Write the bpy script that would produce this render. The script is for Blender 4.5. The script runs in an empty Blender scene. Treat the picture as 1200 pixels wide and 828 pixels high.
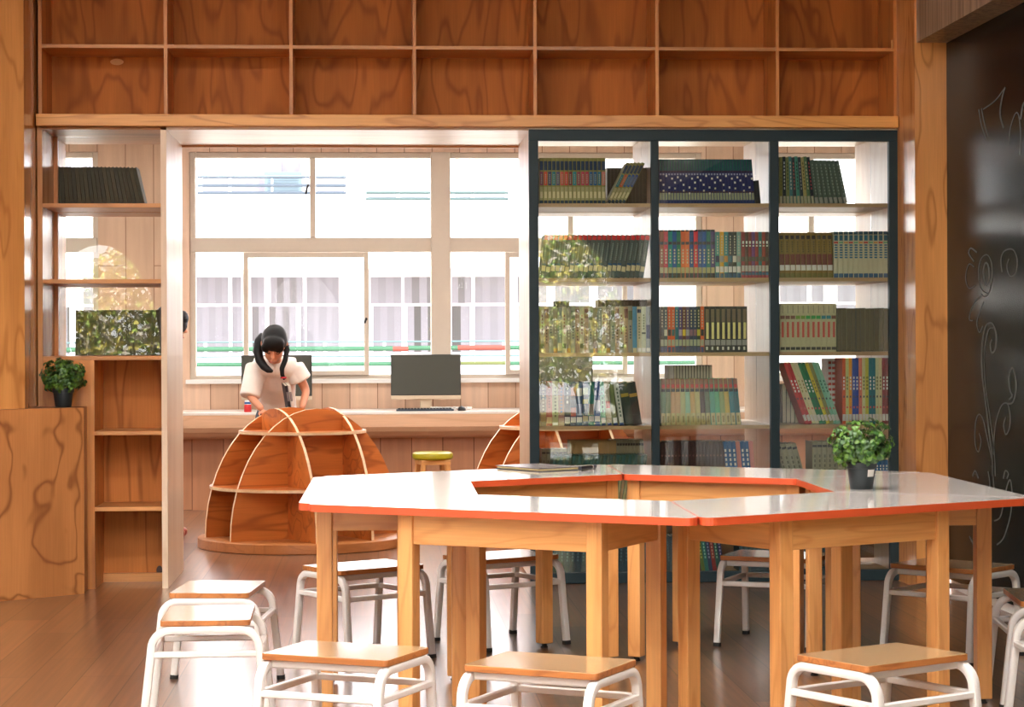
import bpy, bmesh, math, random
from mathutils import Vector, Matrix, noise

SC = bpy.context.scene
COL = SC.collection
PI = math.pi
TH, FPX, ROLL, EYE = 0.063, 2500.0, 0.004, 1.28     # camera yaw, focal length in px (1200 wide), roll, eye height

# ------------------------------------------------------------------ survey helpers: photo pixel -> point in the room
def ray(x, y):
    dx, dy = x - 600, y - 400
    a = (dx - ROLL * dy) / FPX
    b = -(dy + ROLL * dx) / FPX
    s, c = math.sin(TH), math.cos(TH)
    return (s + a * c, c - a * s, b)

def atY(x, y, Y):
    r = ray(x, y); t = Y / r[1]
    return r[0] * t, EYE + r[2] * t

def atX(x, y, X):
    r = ray(x, y); t = X / r[0]
    return r[1] * t, EYE + r[2] * t

def PX(x, Y, y=300): return atY(x, y, Y)[0]
def PZ(y, Y, x=600): return atY(x, y, Y)[1]

# ------------------------------------------------------------------ materials
MATS = {}
def srgb(r, g, b):
    f = lambda c: (c / 255 / 12.92) if c / 255 <= 0.04045 else ((c / 255 + 0.055) / 1.055) ** 2.4
    return (f(r), f(g), f(b), 1.0)

def newmat(name):
    m = bpy.data.materials.new(name); m.use_nodes = True
    nt = m.node_tree; nt.nodes.clear()
    out = nt.nodes.new('ShaderNodeOutputMaterial')
    b = nt.nodes.new('ShaderNodeBsdfPrincipled')
    nt.links.new(b.outputs[0], out.inputs[0])
    return m, nt, b

def N(nt, t, **kw):
    n = nt.nodes.new(t)
    for k, v in kw.items(): setattr(n, k, v)
    return n

def mathn(nt, op, a, b=None):
    n = N(nt, 'ShaderNodeMath', operation=op)
    for i, v in enumerate((a, b)):
        if v is None: continue
        if isinstance(v, (int, float)): n.inputs[i].default_value = v
        else: nt.links.new(v, n.inputs[i])
    return n.outputs[0]

def mixc(nt, fac, a, b, blend='MIX'):
    n = N(nt, 'ShaderNodeMix', data_type='RGBA', blend_type=blend)
    if isinstance(fac, (int, float)): n.inputs[0].default_value = fac
    else: nt.links.new(fac, n.inputs[0])
    for i, v in ((6, a), (7, b)):
        if isinstance(v, tuple): n.inputs[i].default_value = v
        else: nt.links.new(v, n.inputs[i])
    return n.outputs[2]

def coords(nt, scale, rand=True):
    tc = N(nt, 'ShaderNodeTexCoord')
    v = tc.outputs['Object']
    if rand:
        oi = N(nt, 'ShaderNodeObjectInfo')
        k = mathn(nt, 'MULTIPLY', oi.outputs['Random'], 37.0)
        cx = N(nt, 'ShaderNodeCombineXYZ')
        for i in range(3): nt.links.new(k, cx.inputs[i])
        ad = N(nt, 'ShaderNodeVectorMath', operation='ADD')
        nt.links.new(v, ad.inputs[0]); nt.links.new(cx.outputs[0], ad.inputs[1])
        v = ad.outputs[0]
    mp = N(nt, 'ShaderNodeMapping')
    mp.inputs['Scale'].default_value = scale
    nt.links.new(v, mp.inputs['Vector'])
    return mp.outputs[0]

def plain(name, col, rough=0.5, metal=0.0, var=0.08, scale=30.0, coat=0.0, spec=0.5):
    if name in MATS: return MATS[name]
    m, nt, b = newmat(name)
    v = coords(nt, (1, 1, 1), False)
    n = N(nt, 'ShaderNodeTexNoise'); n.inputs['Scale'].default_value = scale; n.inputs['Detail'].default_value = 3
    nt.links.new(v, n.inputs['Vector'])
    lo = tuple(c * (1 - var) for c in col[:3]) + (1,)
    hi = tuple(min(1, c * (1 + var)) for c in col[:3]) + (1,)
    nt.links.new(mixc(nt, n.outputs['Fac'], lo, hi), b.inputs['Base Color'])
    b.inputs['Roughness'].default_value = rough
    b.inputs['Metallic'].default_value = metal
    b.inputs['Specular IOR Level'].default_value = spec
    b.inputs['Coat Weight'].default_value = coat
    b.inputs['Coat Roughness'].default_value = 0.08
    MATS[name] = m
    return m

def wood(name, light, dark, axis='Z', dens=1.0, freq=7.0, lines=0.5, rough=0.38, fibre=0.16, stretch=0.16, coat=0.0, bump=0.04, spec=0.5, power=9.0):
    """plywood: contour figure of a stretched noise, plus fine fibres along the grain."""
    if name in MATS: return MATS[name]
    m, nt, b = newmat(name)
    i = 'XYZ'.index(axis)
    sc = [3.2 * dens] * 3; sc[i] *= stretch
    v = coords(nt, tuple(sc))
    n1 = N(nt, 'ShaderNodeTexNoise'); n1.inputs['Scale'].default_value = 1.0; n1.inputs['Detail'].default_value = 2.2
    n1.inputs['Roughness'].default_value = 0.45; n1.inputs['Distortion'].default_value = 0.35
    nt.links.new(v, n1.inputs['Vector'])
    s = mathn(nt, 'SINE', mathn(nt, 'MULTIPLY', n1.outputs['Fac'], freq * 2 * PI))
    s = mathn(nt, 'MULTIPLY', mathn(nt, 'ADD', s, 1.0), 0.5)
    s = mathn(nt, 'POWER', s, power)
    sf = [150.0] * 3; sf[i] = 4.0
    v2 = coords(nt, tuple(sf))
    n2 = N(nt, 'ShaderNodeTexNoise'); n2.inputs['Scale'].default_value = 1.0; n2.inputs['Detail'].default_value = 3
    nt.links.new(v2, n2.inputs['Vector'])
    sb = [5.0 * dens] * 3; sb[i] = 0.9
    v3 = coords(nt, tuple(sb))
    n3 = N(nt, 'ShaderNodeTexNoise'); n3.inputs['Scale'].default_value = 1.0; n3.inputs['Detail'].default_value = 2
    nt.links.new(v3, n3.inputs['Vector'])
    mid = tuple((light[k] * 0.6 + dark[k] * 0.4) for k in range(3)) + (1,)
    r = N(nt, 'ShaderNodeMapRange'); r.inputs[1].default_value = 0.34; r.inputs[2].default_value = 0.66
    nt.links.new(n3.outputs['Fac'], r.inputs[0])
    base = mixc(nt, r.outputs[0], mid, light)
    base = mixc(nt, mathn(nt, 'MULTIPLY', s, lines), base, dark)
    f = mathn(nt, 'ADD', mathn(nt, 'MULTIPLY', n2.outputs['Fac'], fibre * 2), 1 - fibre)
    g = N(nt, 'ShaderNodeCombineColor')
    for k in range(3): nt.links.new(f, g.inputs[k])
    base = mixc(nt, 1.0, base, g.outputs[0], 'MULTIPLY')
    nt.links.new(base, b.inputs['Base Color'])
    b.inputs['Roughness'].default_value = rough
    b.inputs['Specular IOR Level'].default_value = spec
    b.inputs['Coat Weight'].default_value = coat
    b.inputs['Coat Roughness'].default_value = 0.12
    bp = N(nt, 'ShaderNodeBump'); bp.inputs['Strength'].default_value = bump; bp.inputs['Distance'].default_value = 0.001
    nt.links.new(n2.outputs['Fac'], bp.inputs['Height']); nt.links.new(bp.outputs[0], b.inputs['Normal'])
    MATS[name] = m
    return m

def planks(name, c1, c2, gap, length, width, rough, swap, gapsize=0.006, coat=0.0):
    """boards: rows run along Y (floor, swap='Y') or along Z (wall, swap='Z')."""
    m, nt, b = newmat(name)
    tc = N(nt, 'ShaderNodeTexCoord'); sp = N(nt, 'ShaderNodeSeparateXYZ'); nt.links.new(tc.outputs['Object'], sp.inputs[0])
    cb = N(nt, 'ShaderNodeCombineXYZ')
    nt.links.new(sp.outputs['Y' if swap == 'Y' else 'Z'], cb.inputs[0]); nt.links.new(sp.outputs['X'], cb.inputs[1])
    br = N(nt, 'ShaderNodeTexBrick'); br.offset = 0.37; br.offset_frequency = 2
    br.inputs['Color1'].default_value = c1; br.inputs['Color2'].default_value = c2; br.inputs['Mortar'].default_value = gap
    br.inputs['Scale'].default_value = 1.0; br.inputs['Brick Width'].default_value = length; br.inputs['Row Height'].default_value = width
    br.inputs['Mortar Size'].default_value = gapsize / 2; br.inputs['Mortar Smooth'].default_value = 0.3
    nt.links.new(cb.outputs[0], br.inputs['Vector'])
    mp = N(nt, 'ShaderNodeMapping'); mp.inputs['Scale'].default_value = (0.8, 48.0, 1.0) if swap == 'Y' else (1.2, 16.0, 1.0); nt.links.new(cb.outputs[0], mp.inputs['Vector'])
    n = N(nt, 'ShaderNodeTexNoise'); n.inputs['Scale'].default_value = 1.0; n.inputs['Detail'].default_value = 4; n.inputs['Distortion'].default_value = 0.15
    nt.links.new(mp.outputs[0], n.inputs['Vector'])
    r = N(nt, 'ShaderNodeMapRange'); r.inputs[1].default_value = 0.3; r.inputs[2].default_value = 0.7; r.inputs[3].default_value = 0.62 if swap == 'Y' else 0.88; r.inputs[4].default_value = 1.25 if swap == 'Y' else 1.08
    nt.links.new(n.outputs['Fac'], r.inputs[0])
    g = N(nt, 'ShaderNodeCombineColor')
    for k in range(3): nt.links.new(r.outputs[0], g.inputs[k])
    nt.links.new(mixc(nt, 1.0, br.outputs['Color'], g.outputs[0], 'MULTIPLY'), b.inputs['Base Color'])
    b.inputs['Coat Weight'].default_value = coat; b.inputs['Coat Roughness'].default_value = 0.2
    rr = N(nt, 'ShaderNodeMapRange'); rr.inputs[3].default_value = rough - 0.02; rr.inputs[4].default_value = rough + 0.03
    nt.links.new(n.outputs['Fac'], rr.inputs[0]); nt.links.new(rr.outputs[0], b.inputs['Roughness'])
    bp = N(nt, 'ShaderNodeBump'); bp.inputs['Strength'].default_value = 0.025; bp.inputs['Distance'].default_value = 0.001
    nt.links.new(n.outputs['Fac'], bp.inputs['Height']); nt.links.new(bp.outputs[0], b.inputs['Normal'])
    MATS[name] = m
    return m

def glassmat(name, tint=(0.97, 0.985, 0.98), ior=1.5, rough=0.0):
    m = bpy.data.materials.new(name); m.use_nodes = True
    nt = m.node_tree; nt.nodes.clear()
    out = N(nt, 'ShaderNodeOutputMaterial'); tr = N(nt, 'ShaderNodeBsdfTransparent'); gl = N(nt, 'ShaderNodeBsdfGlossy')
    tr.inputs[0].default_value = tint + (1,); gl.inputs['Roughness'].default_value = rough
    fr = N(nt, 'ShaderNodeFresnel'); fr.inputs['IOR'].default_value = ior
    mx = N(nt, 'ShaderNodeMixShader')
    nt.links.new(fr.outputs[0], mx.inputs[0]); nt.links.new(tr.outputs[0], mx.inputs[1]); nt.links.new(gl.outputs[0], mx.inputs[2])
    nt.links.new(mx.outputs[0], out.inputs[0])
    MATS[name] = m
    return m

def emis(name, col, s):
    m = bpy.data.materials.new(name); m.use_nodes = True
    nt = m.node_tree; nt.nodes.clear()
    out = N(nt, 'ShaderNodeOutputMaterial'); e = N(nt, 'ShaderNodeEmission')
    e.inputs[0].default_value = col; e.inputs[1].default_value = s
    nt.links.new(e.outputs[0], out.inputs[0]); MATS[name] = m
    return m

PLY_L, PLY_D = srgb(214, 142, 74), srgb(140, 74, 28)
ply_v = wood('plywood_upright', PLY_L, PLY_D, 'Z')
ply_h = wood('plywood_lying', srgb(210, 146, 84), srgb(140, 80, 36), 'X', lines=0.35)
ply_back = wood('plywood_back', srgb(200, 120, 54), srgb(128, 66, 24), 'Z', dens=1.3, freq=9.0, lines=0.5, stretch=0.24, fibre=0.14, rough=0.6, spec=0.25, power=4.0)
ply_pillar = wood('plywood_pillar', srgb(212, 150, 88), srgb(142, 82, 38), 'Z', dens=1.1, lines=0.55)
ply_box = wood('plywood_box', srgb(192, 128, 74), srgb(120, 68, 32), 'Z', dens=0.95, freq=7.0, lines=0.75, stretch=0.7, rough=0.5, spec=0.3, power=14.0)
beam_w = wood('pine_beam', srgb(228, 166, 92), srgb(176, 106, 44), 'X', dens=2.4, lines=0.6)
ply_pale = wood('plywood_pale', srgb(228, 204, 178), srgb(198, 162, 130), 'Z', lines=0.3, rough=0.3)
ply_dome = wood('plywood_dome', srgb(208, 122, 56), srgb(142, 70, 26), 'X', dens=1.6, lines=0.6)
ply_edge = wood('plywood_edge', srgb(240, 206, 164), srgb(206, 160, 112), 'X', dens=3, lines=0.2)  # pale tone carries the window backlight on the dome edges
oak_leg = wood('beech_leg', srgb(226, 166, 102), srgb(186, 118, 58), 'Z', dens=2.5, lines=0.4, rough=0.32)
oak_rail = wood('beech_rail', srgb(228, 170, 106), srgb(188, 120, 60), 'X', dens=2.5, lines=0.4, rough=0.32)
seat_w = wood('seat_plywood', srgb(164, 136, 102), srgb(132, 102, 70), 'X', dens=2.5, lines=0.25, rough=0.2, coat=0.5, bump=0.0)
seat_edge = wood('seat_plywood_edge', srgb(190, 122, 66), srgb(126, 70, 34), 'X', dens=3, lines=0.5)
slat_w = wood('grey_larch', srgb(176, 152, 126), srgb(96, 76, 58), 'Z', dens=5, freq=4, lines=0.8, power=3.0, stretch=0.02)
floor_m = planks('floor_boards', srgb(138, 98, 70), srgb(104, 74, 54), srgb(50, 34, 24), 1.25, 0.19, 0.30, 'Y', 0.005, 1.0)
wall_boards = planks('wall_boards', srgb(226, 192, 166), srgb(208, 170, 142), srgb(150, 110, 84), 3.0, 0.22, 0.4, 'Z', 0.008)
black_m = plain('black_painted_metal', srgb(32, 48, 54), 0.5, 0.0, 0.05, spec=0.25)
steel_m = plain('brushed_metal', srgb(150, 150, 146), 0.35, 0.9)
white_tube = plain('white_painted_tube', srgb(226, 224, 222), 0.3, coat=0.3, var=0.02)
laminate = plain('white_laminate', srgb(214, 208, 204), 0.12, var=0.015, scale=4, coat=0.4)
orange_edge = plain('orange_edge_banding', srgb(202, 84, 46), 0.36, var=0.03)
white_paint = plain('white_paint', srgb(236, 234, 232), 0.6, var=0.02)
frame_paint = plain('beige_window_frame', srgb(206, 192, 176), 0.45, var=0.03)
rubber = plain('black_rubber', srgb(22, 22, 22), 0.6)
board_m = plain('blackboard_paint', srgb(15, 20, 19), 0.24, var=0.25, scale=9, spec=0.08)
chalk_m = plain('chalk', srgb(98, 99, 96), 0.95, spec=0.1)
pane_m = glassmat('clear_glass', (0.98, 0.99, 0.985), 1.16)
pane_thick = glassmat('shelf_glass', (0.96, 0.98, 0.97), 1.5)
leaf_m = plain('leaf_green', srgb(78, 114, 40), 0.4, var=0.4, scale=60)
leaf_d = plain('leaf_dark', srgb(48, 82, 36), 0.4, var=0.5, scale=60)
pot_m = plain('dark_plastic_pot', srgb(26, 36, 40), 0.4)
soil_m = plain('soil', srgb(50, 36, 26), 0.9, var=0.4, scale=200)
label_m = plain('white_paper', srgb(228, 226, 220), 0.7)

# ------------------------------------------------------------------ mesh helpers
class MB:
    def __init__(s):
        s.bm = bmesh.new()
    def poly(s, pts, mi=0):
        try:
            f = s.bm.faces.new([s.bm.verts.new(p) for p in pts]); f.material_index = mi
            return f
        except ValueError:
            return None
    def box(s, x0, x1, y0, y1, z0, z1, mi=0, M=None):
        if x0 > x1: x0, x1 = x1, x0
        if y0 > y1: y0, y1 = y1, y0
        if z0 > z1: z0, z1 = z1, z0
        c = [Vector((x, y, z)) for z in (z0, z1) for y in (y0, y1) for x in (x0, x1)]
        if M is not None: c = [M @ p for p in c]
        v = [s.bm.verts.new(p) for p in c]
        for q in ((0, 2, 3, 1), (4, 5, 7, 6), (0, 1, 5, 4), (2, 6, 7, 3), (0, 4, 6, 2), (1, 3, 7, 5)):
            s.bm.faces.new([v[i] for i in q]).material_index = mi
        return s
    def prism(s, pts, z0, z1, mi=0, top=None, M=None):
        M = M or Matrix()
        a = [s.bm.verts.new(M @ Vector((p[0], p[1], z0))) for p in pts]
        b = [s.bm.verts.new(M @ Vector((p[0], p[1], z1))) for p in pts]
        n = len(pts)
        for i in range(n):
            s.bm.faces.new((a[i], a[(i + 1) % n], b[(i + 1) % n], b[i])).material_index = mi
        s.bm.faces.new(b).material_index = mi if top is None else top
        s.bm.faces.new(a[::-1]).material_index = mi
        return s
    def ring(s, outer, inner, z0, z1, mi=0):
        n = len(outer)
        L = [[s.bm.verts.new((p[0], p[1], z)) for p in P] for P in (outer, inner) for z in (z0, z1)]
        o0, o1, i0, i1 = L
        for i in range(n):
            j = (i + 1) % n
            for q in ((o0[i], o0[j], o1[j], o1[i]), (i0[j], i0[i], i1[i], i1[j]), (o1[i], o1[j], i1[j], i1[i]), (o0[j], o0[i], i0[i], i0[j])):
                s.bm.faces.new(q).material_index = mi
        return s
    def lathe(s, prof, c=(0, 0, 0), n=24, mi=0, cap=True, M=None):
        M = M or Matrix()
        rings = []
        for r, z in prof:
            rings.append([s.bm.verts.new(M @ Vector((c[0] + r * math.cos(2 * PI * k / n), c[1] + r * math.sin(2 * PI * k / n), c[2] + z))) for k in range(n)])
        for a, b in zip(rings, rings[1:]):
            for k in range(n):
                s.bm.faces.new((a[k], a[(k + 1) % n], b[(k + 1) % n], b[k])).material_index = mi
        if cap:
            s.bm.faces.new(rings[0][::-1]).material_index = mi
            s.bm.faces.new(rings[-1]).material_index = mi
        return s
    def tube(s, pts, rad, n=8, mi=0, up=(0, 0, 1), flat=1.0, square=False):
        """sweep a round (or rounded-square) section along pts; rad number or list."""
        pts = [Vector(p) for p in pts]
        rings = []
        prev = None
        for i, p in enumerate(pts):
            t = (pts[min(i + 1, len(pts) - 1)] - pts[max(i - 1, 0)]).normalized()
            u = Vector(up)
            if prev is not None: u = prev
            a = u - t * u.dot(t)
            if a.length < 1e-4: a = Vector((1, 0, 0)) - t * t.x
            if a.length < 1e-4: a = Vector((0, 1, 0)) - t * t.y
            a.normalize(); b = t.cross(a); prev = a
            r = rad[i] if isinstance(rad, (list, tuple)) else rad
            R = []
            for k in range(n):
                an = 2 * PI * (k + 0.5) / n
                ca, sa = math.cos(an), math.sin(an)
                if square:
                    q = 0.45
                    ca = math.copysign(abs(ca) ** q, ca); sa = math.copysign(abs(sa) ** q, sa)
                R.append(s.bm.verts.new(p + a * (r * ca) + b * (r * flat * sa)))
            rings.append(R)
        for a, b in zip(rings, rings[1:]):
            for k in range(n):
                s.bm.faces.new((a[k], a[(k + 1) % n], b[(k + 1) % n], b[k])).material_index = mi
        s.bm.faces.new(rings[0][::-1]).material_index = mi
        s.bm.faces.new(rings[-1]).material_index = mi
        return s
    def build(s, name, mats, parent=None, smooth=False, bevel=0.0, loc=None):
        bmesh.ops.recalc_face_normals(s.bm, faces=s.bm.faces[:])
        me = bpy.data.meshes.new(name)
        s.bm.to_mesh(me); s.bm.free()
        for m in (mats if isinstance(mats, (list, tuple)) else [mats]): me.materials.append(m)
        if smooth:
            me.polygons.foreach_set('use_smooth', [True] * len(me.polygons))
            me.set_sharp_from_angle(angle=math.radians(40))
        o = bpy.data.objects.new(name, me); COL.objects.link(o)
        if parent is not None: o.parent = parent
        if loc: o.location = loc
        if bevel:
            b = o.modifiers.new('bevel', 'BEVEL'); b.width = bevel; b.segments = 2; b.limit_method = 'ANGLE'
        return o

def tag(o, label=None, cat=None, group=None, kind=None):
    if label: o['label'] = label
    if cat: o['category'] = cat
    if group: o['group'] = group
    if kind: o['kind'] = kind
    return o

def empty(name, loc=(0, 0, 0), rz=0.0):
    o = bpy.data.objects.new(name, None); COL.objects.link(o)
    o.location = loc; o.rotation_euler = (0, 0, rz); o.empty_display_size = 0.1
    return o

def copy_tree(o, parent=None):
    c = o.copy(); COL.objects.link(c)
    if parent is not None: c.parent = parent
    for ch in list(o.children): copy_tree(ch, c)
    return c

def fillet(poly, r, n=5):
    out = []
    m = len(poly)
    for i in range(m):
        p0, p, p1 = Vector(poly[i - 1]), Vector(poly[i]), Vector(poly[(i + 1) % m])
        d0, d1 = (p0 - p).normalized(), (p1 - p).normalized()
        half = d0.angle(d1) / 2
        L = r / math.tan(half)
        c = p + (d0 + d1).normalized() * (r / math.sin(half))
        a, b = p + d0 * L - c, p + d1 * L - c
        t0 = math.atan2(a.y, a.x); t1 = math.atan2(b.y, b.x)
        dt = (t1 - t0 + PI) % (2 * PI) - PI
        for k in range(n + 1):
            t = t0 + dt * k / n
            out.append((c.x + r * math.cos(t), c.y + r * math.sin(t)))
    return out

def structure(o, label=None):
    return tag(o, label, None, None, 'structure')

# ------------------------------------------------------------------ key planes (metres)
Y0 = 11.22            # front plane of the bookcase wall
YB = Y0 + 0.90        # its back plane
YP = Y0 - 0.38        # front of the wooden pillars
YD, YU, YW = 16.20, 16.45, 17.00   # desk front, panel under desk, window wall
XR = 2.95             # right side wall
XL0, XL1 = -1.745, -1.095          # left bookcase
XC0, XC1 = 0.802, 2.765            # glass cabinet
ZB0, ZB1 = 2.405, 2.468            # wooden beam
ZH = 2.392            # underside of the head lining
CEIL = 3.62

# ------------------------------------------------------------------ room shell
def slab(name, x0, x1, y0, y1, z0, z1, m, label):
    return structure(MB().box(x0, x1, y0, y1, z0, z1).build(name, m), label)

slab('floor', -6, 6.5, -1.8, YW + 0.2, -0.12, 0.0, floor_m, 'brown wood plank floor with glossy window reflections')
slab('ceiling', -6, 6.5, -1.8, YB + 0.05, CEIL, CEIL + 0.15, white_paint, 'white ceiling of the front room')
slab('ceiling_back', -6, 6.5, YB + 0.05, YW + 0.2, 2.98, 3.15, white_paint, 'white ceiling of the computer room')
slab('wall_right', XR, XR + 0.15, -1.8, YP, 0, CEIL, white_paint, 'right side wall behind the blackboard')
slab('wall_left', -6.15, -6, -1.8, YW, 0, CEIL, white_paint, 'left side wall')
slab('wall_side', 6.35, 6.5, YB, YW, 0, 3.0, white_paint, 'far right wall of the computer room')
# rear wall (behind the viewer) with arched garden openings
def arch_wall():
    mb = MB()
    arches = [(-3.22, 0.72, 1.22, 1.20), (-1.25, 0.72, 1.22, 1.20), (1.80, 1.04, 1.28, 1.34)]   # centre, half width, springing, rise; middle arch added to let in light
    y0, y1 = -1.8, -1.5
    xs = -6.0
    for (cx, a, zs, rise) in arches:
        mb.box(xs, cx - a, y0, y1, 0, CEIL)
        n = 20
        for k in range(n):
            t0, t1 = PI - PI * k / n, PI - PI * (k + 1) / n
            xa, xb = cx + a * math.cos(t0), cx + a * math.cos(t1)
            za, zb = zs + rise * math.sin(t0), zs + rise * math.sin(t1)
            p = [(xa, za), (xb, zb), (xb, CEIL), (xa, CEIL)]
            f = [(x, y1, z) for x, z in p]; b = [(x, y0, z) for x, z in p]
            mb.poly(f); mb.poly(b[::-1]); mb.poly([f[0], b[0], b[1], f[1]])
        xs = cx + a
    mb.box(xs, XR + 0.15, y0, y1, 0, CEIL)
    return mb.build('wall_rear', wood('rear_wall_wood', srgb(120, 78, 46), srgb(80, 48, 26), 'Z'))
structure(arch_wall(), 'brown rear wall with arched garden openings reflected in the glass')

# ------------------------------------------------------------------ back wall of the computer room with windows
W0 = (-5.2, PX(115, YW)); W1 = (PX(222, YW), PX(823, YW)); W2 = (PX(883, YW), PX(1015, YW)); W3 = (4.35, 6.1)
ZS, ZT = 0.985, 2.79
ZT0, ZT1 = 1.997, 2.112
mb = MB()
xs = -6.0
for a, b in (W0, W1, W2, W3):
    mb.box(xs, a, YW, YW + 0.2, 0, 3.0); mb.box(a, b, YW, YW + 0.2, 0, ZS); mb.box(a, b, YW, YW + 0.2, ZT, 3.0); xs = b
mb.box(xs, 6.5, YW, YW + 0.2, 0, 3.0)
structure(mb.build('wall_back', wall_boards), 'pale wood panelled window wall of the computer room')

def window(name, x0, x1, posts, upper, sash, label):
    """posts: thick mullions (x0,x1); upper: thin upright bars above the transom; sash: sliding frames below it."""
    w = structure(empty(name, (0, 0, 0)), label)
    mb = MB(); t = 0.045; ya, yb = YW + 0.03, YW + 0.11
    mb.box(x0, x0 + t, ya, yb, ZS, ZT); mb.box(x1 - t, x1, ya, yb, ZS, ZT)
    e = 0.0015
    mb.box(x0 + t + e, x1 - t - e, ya + 0.003, yb - 0.003, ZS + 0.001, ZS + 0.035); mb.box(x0 + t + e, x1 - t - e, ya + 0.003, yb - 0.003, ZT - 0.045, ZT - 0.001)
    mb.box(x0 + 0.01, x1 - 0.01, ya - 0.01, yb + 0.004, ZT0, ZT1)
    for a, b in posts: mb.box(a, b, YW - 0.02, yb + 0.008, ZS + 0.002, ZT - 0.002)
    for x in upper: mb.box(x - 0.022, x + 0.022, ya - 0.004, yb - 0.006, ZT1 + e, ZT - 0.046)
    mb.build('window_frame', frame_paint, w, bevel=0.004)
    for a, b in sash:
        s = MB(); q = 0.038
        s.box(a, a + q, ya - 0.03, ya + 0.02, ZS + 0.036, ZT0 - 0.003); s.box(b - q, b, ya - 0.03, ya + 0.02, ZS + 0.036, ZT0 - 0.003)
        s.box(a + q, b - q, ya - 0.028, ya + 0.018, ZS + 0.036, ZS + 0.07); s.box(a + q, b - q, ya - 0.028, ya + 0.018, ZT0 - 0.045, ZT0 - 0.003)
        f = s.build('sliding_sash', frame_paint, w, bevel=0.003)
        l = MB(); l.tube([(b - q / 2, ya - 0.032, 1.46), (b - q / 2, ya - 0.05, 1.47), (b - q / 2 - 0.015, ya - 0.055, 1.43)], 0.008)
        l.build('window_latch', rubber, f)
    g = MB(); g.box(x0 + 0.02, x1 - 0.02, YW + 0.07, YW + 0.076, ZS + 0.02, ZT - 0.02)
    g.build('pane', pane_m, w)
    s = MB(); s.box(x0 - 0.03, x1 + 0.03, YW - 0.05, YW + 0.06, ZS - 0.03, ZS + 0.004)
    s.build('window_sill', white_paint, w, bevel=0.004)
    return w
P1 = (PX(505, YW), PX(528, YW)); d = P1[0] - W1[0]
P2x = P1[1] + 1.85 * (P1[0] - W1[0]) / 1.91
w1 = window('window_1', W1[0], W1[1], [P1], [PX(366.5, YW), 1.55], [(PX(285, YW), PX(432, YW)), (PX(592, YW), 2.0)], 'wide bright window with beige frame behind the computer desk')
for sx, zz in ((PX(361.5, YW), PZ(222, YW, 361)),):
    MB().tube([(sx, YW + 0.02, zz + 0.04), (sx - 0.01, YW - 0.005, zz + 0.01), (sx - 0.02, YW - 0.005, zz - 0.04)], 0.008).build('window_latch', rubber, w1)
window('window_2', W0[0], W0[1], [(-3.6, -3.45)], [-2.9, -4.4], [], 'window partly seen through the glass of the left bookcase')
window('window_3', W2[0], W2[1], [], [3.5], [], 'window seen behind the right bay of the glass cabinet')
window('window_4', W3[0], W3[1], [], [5.2], [], 'window hidden far right in the computer room')

# ------------------------------------------------------------------ desk along the windows
mb = MB()
zt = 0.752
# rounded front apron: profile swept along X
prof = [(YD, zt - 0.02), (YD, zt - 0.115), (YD + 0.02, zt - 0.15), (YD + 0.06, zt - 0.185), (YD + 0.14, zt - 0.205), (YU, zt - 0.21), (YU, zt - 0.02)]
dx0, dx1 = -5.9, 6.3
desk = empty('computer_desk', (0.5, YD + 0.3, 0))
def inv(o, p): return o
for i in range(len(prof)):
    a, b = prof[i], prof[(i + 1) % len(prof)]
    mb.poly([(dx0 - 0.5, a[0] - YD - 0.3, a[1]), (dx1 - 0.5, a[0] - YD - 0.3, a[1]), (dx1 - 0.5, b[0] - YD - 0.3, b[1]), (dx0 - 0.5, b[0] - YD - 0.3, b[1])])
mb.poly([(dx0 - 0.5, a[0] - YD - 0.3, a[1]) for a in prof]); mb.poly([(dx1 - 0.5, a[0] - YD - 0.3, a[1]) for a in prof][::-1])
mb.build('apron', wood('desk_apron', srgb(220, 176, 142), srgb(186, 138, 104), 'X', dens=1.5, lines=0.3), desk, smooth=True)
MB().box(dx0 - 0.5, dx1 - 0.5, -0.3, YW - YD - 0.3 - 0.005, zt - 0.02, zt).build('desk_top', plain('desk_top_white', srgb(232, 224, 216), 0.25), desk, bevel=0.003)
MB().box(dx0 - 0.5, dx1 - 0.5, YU - YD - 0.3 + 0.001, YW - YD - 0.3 - 0.01, 0.0, zt - 0.021).build('back_panel', planks('desk_panel_boards', srgb(206, 150, 112), srgb(186, 128, 92), srgb(120, 74, 48), 3.0, 0.24, 0.4, 'Z', 0.008), desk)
tag(desk, 'long wooden computer desk running under the windows', 'desk')

# ------------------------------------------------------------------ head lining and jamb of the wide opening
mb = MB(); mb.box(XL1, XC1, Y0, YB, ZH, ZH + 0.05)
structure(mb.build('trim_1', wood('head_lining', srgb(232, 212, 192), srgb(206, 172, 142), 'X', lines=0.4, rough=0.3)), 'pale wooden lining overhead in the wide opening')
structure(MB().box(XL1, PX(618, YB), YB - 0.02, YB + 0.0, ZH - 0.012, ZH + 0.001).build('trim_2', ply_h), 'thin wooden strip at the back of the opening')
structure(MB().box(-6, 6.5, YB - 0.06, YB + 0.05, ZH + 0.05, CEIL).box(-6, XL0 - 0.02, YB - 0.06, YB + 0.05, 0, ZH + 0.05).box(XC1 + 0.03, 6.5, YB - 0.06, YB + 0.05, 0, ZH + 0.05).build('wall_partition', white_paint), 'partition behind the shelves')

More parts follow.
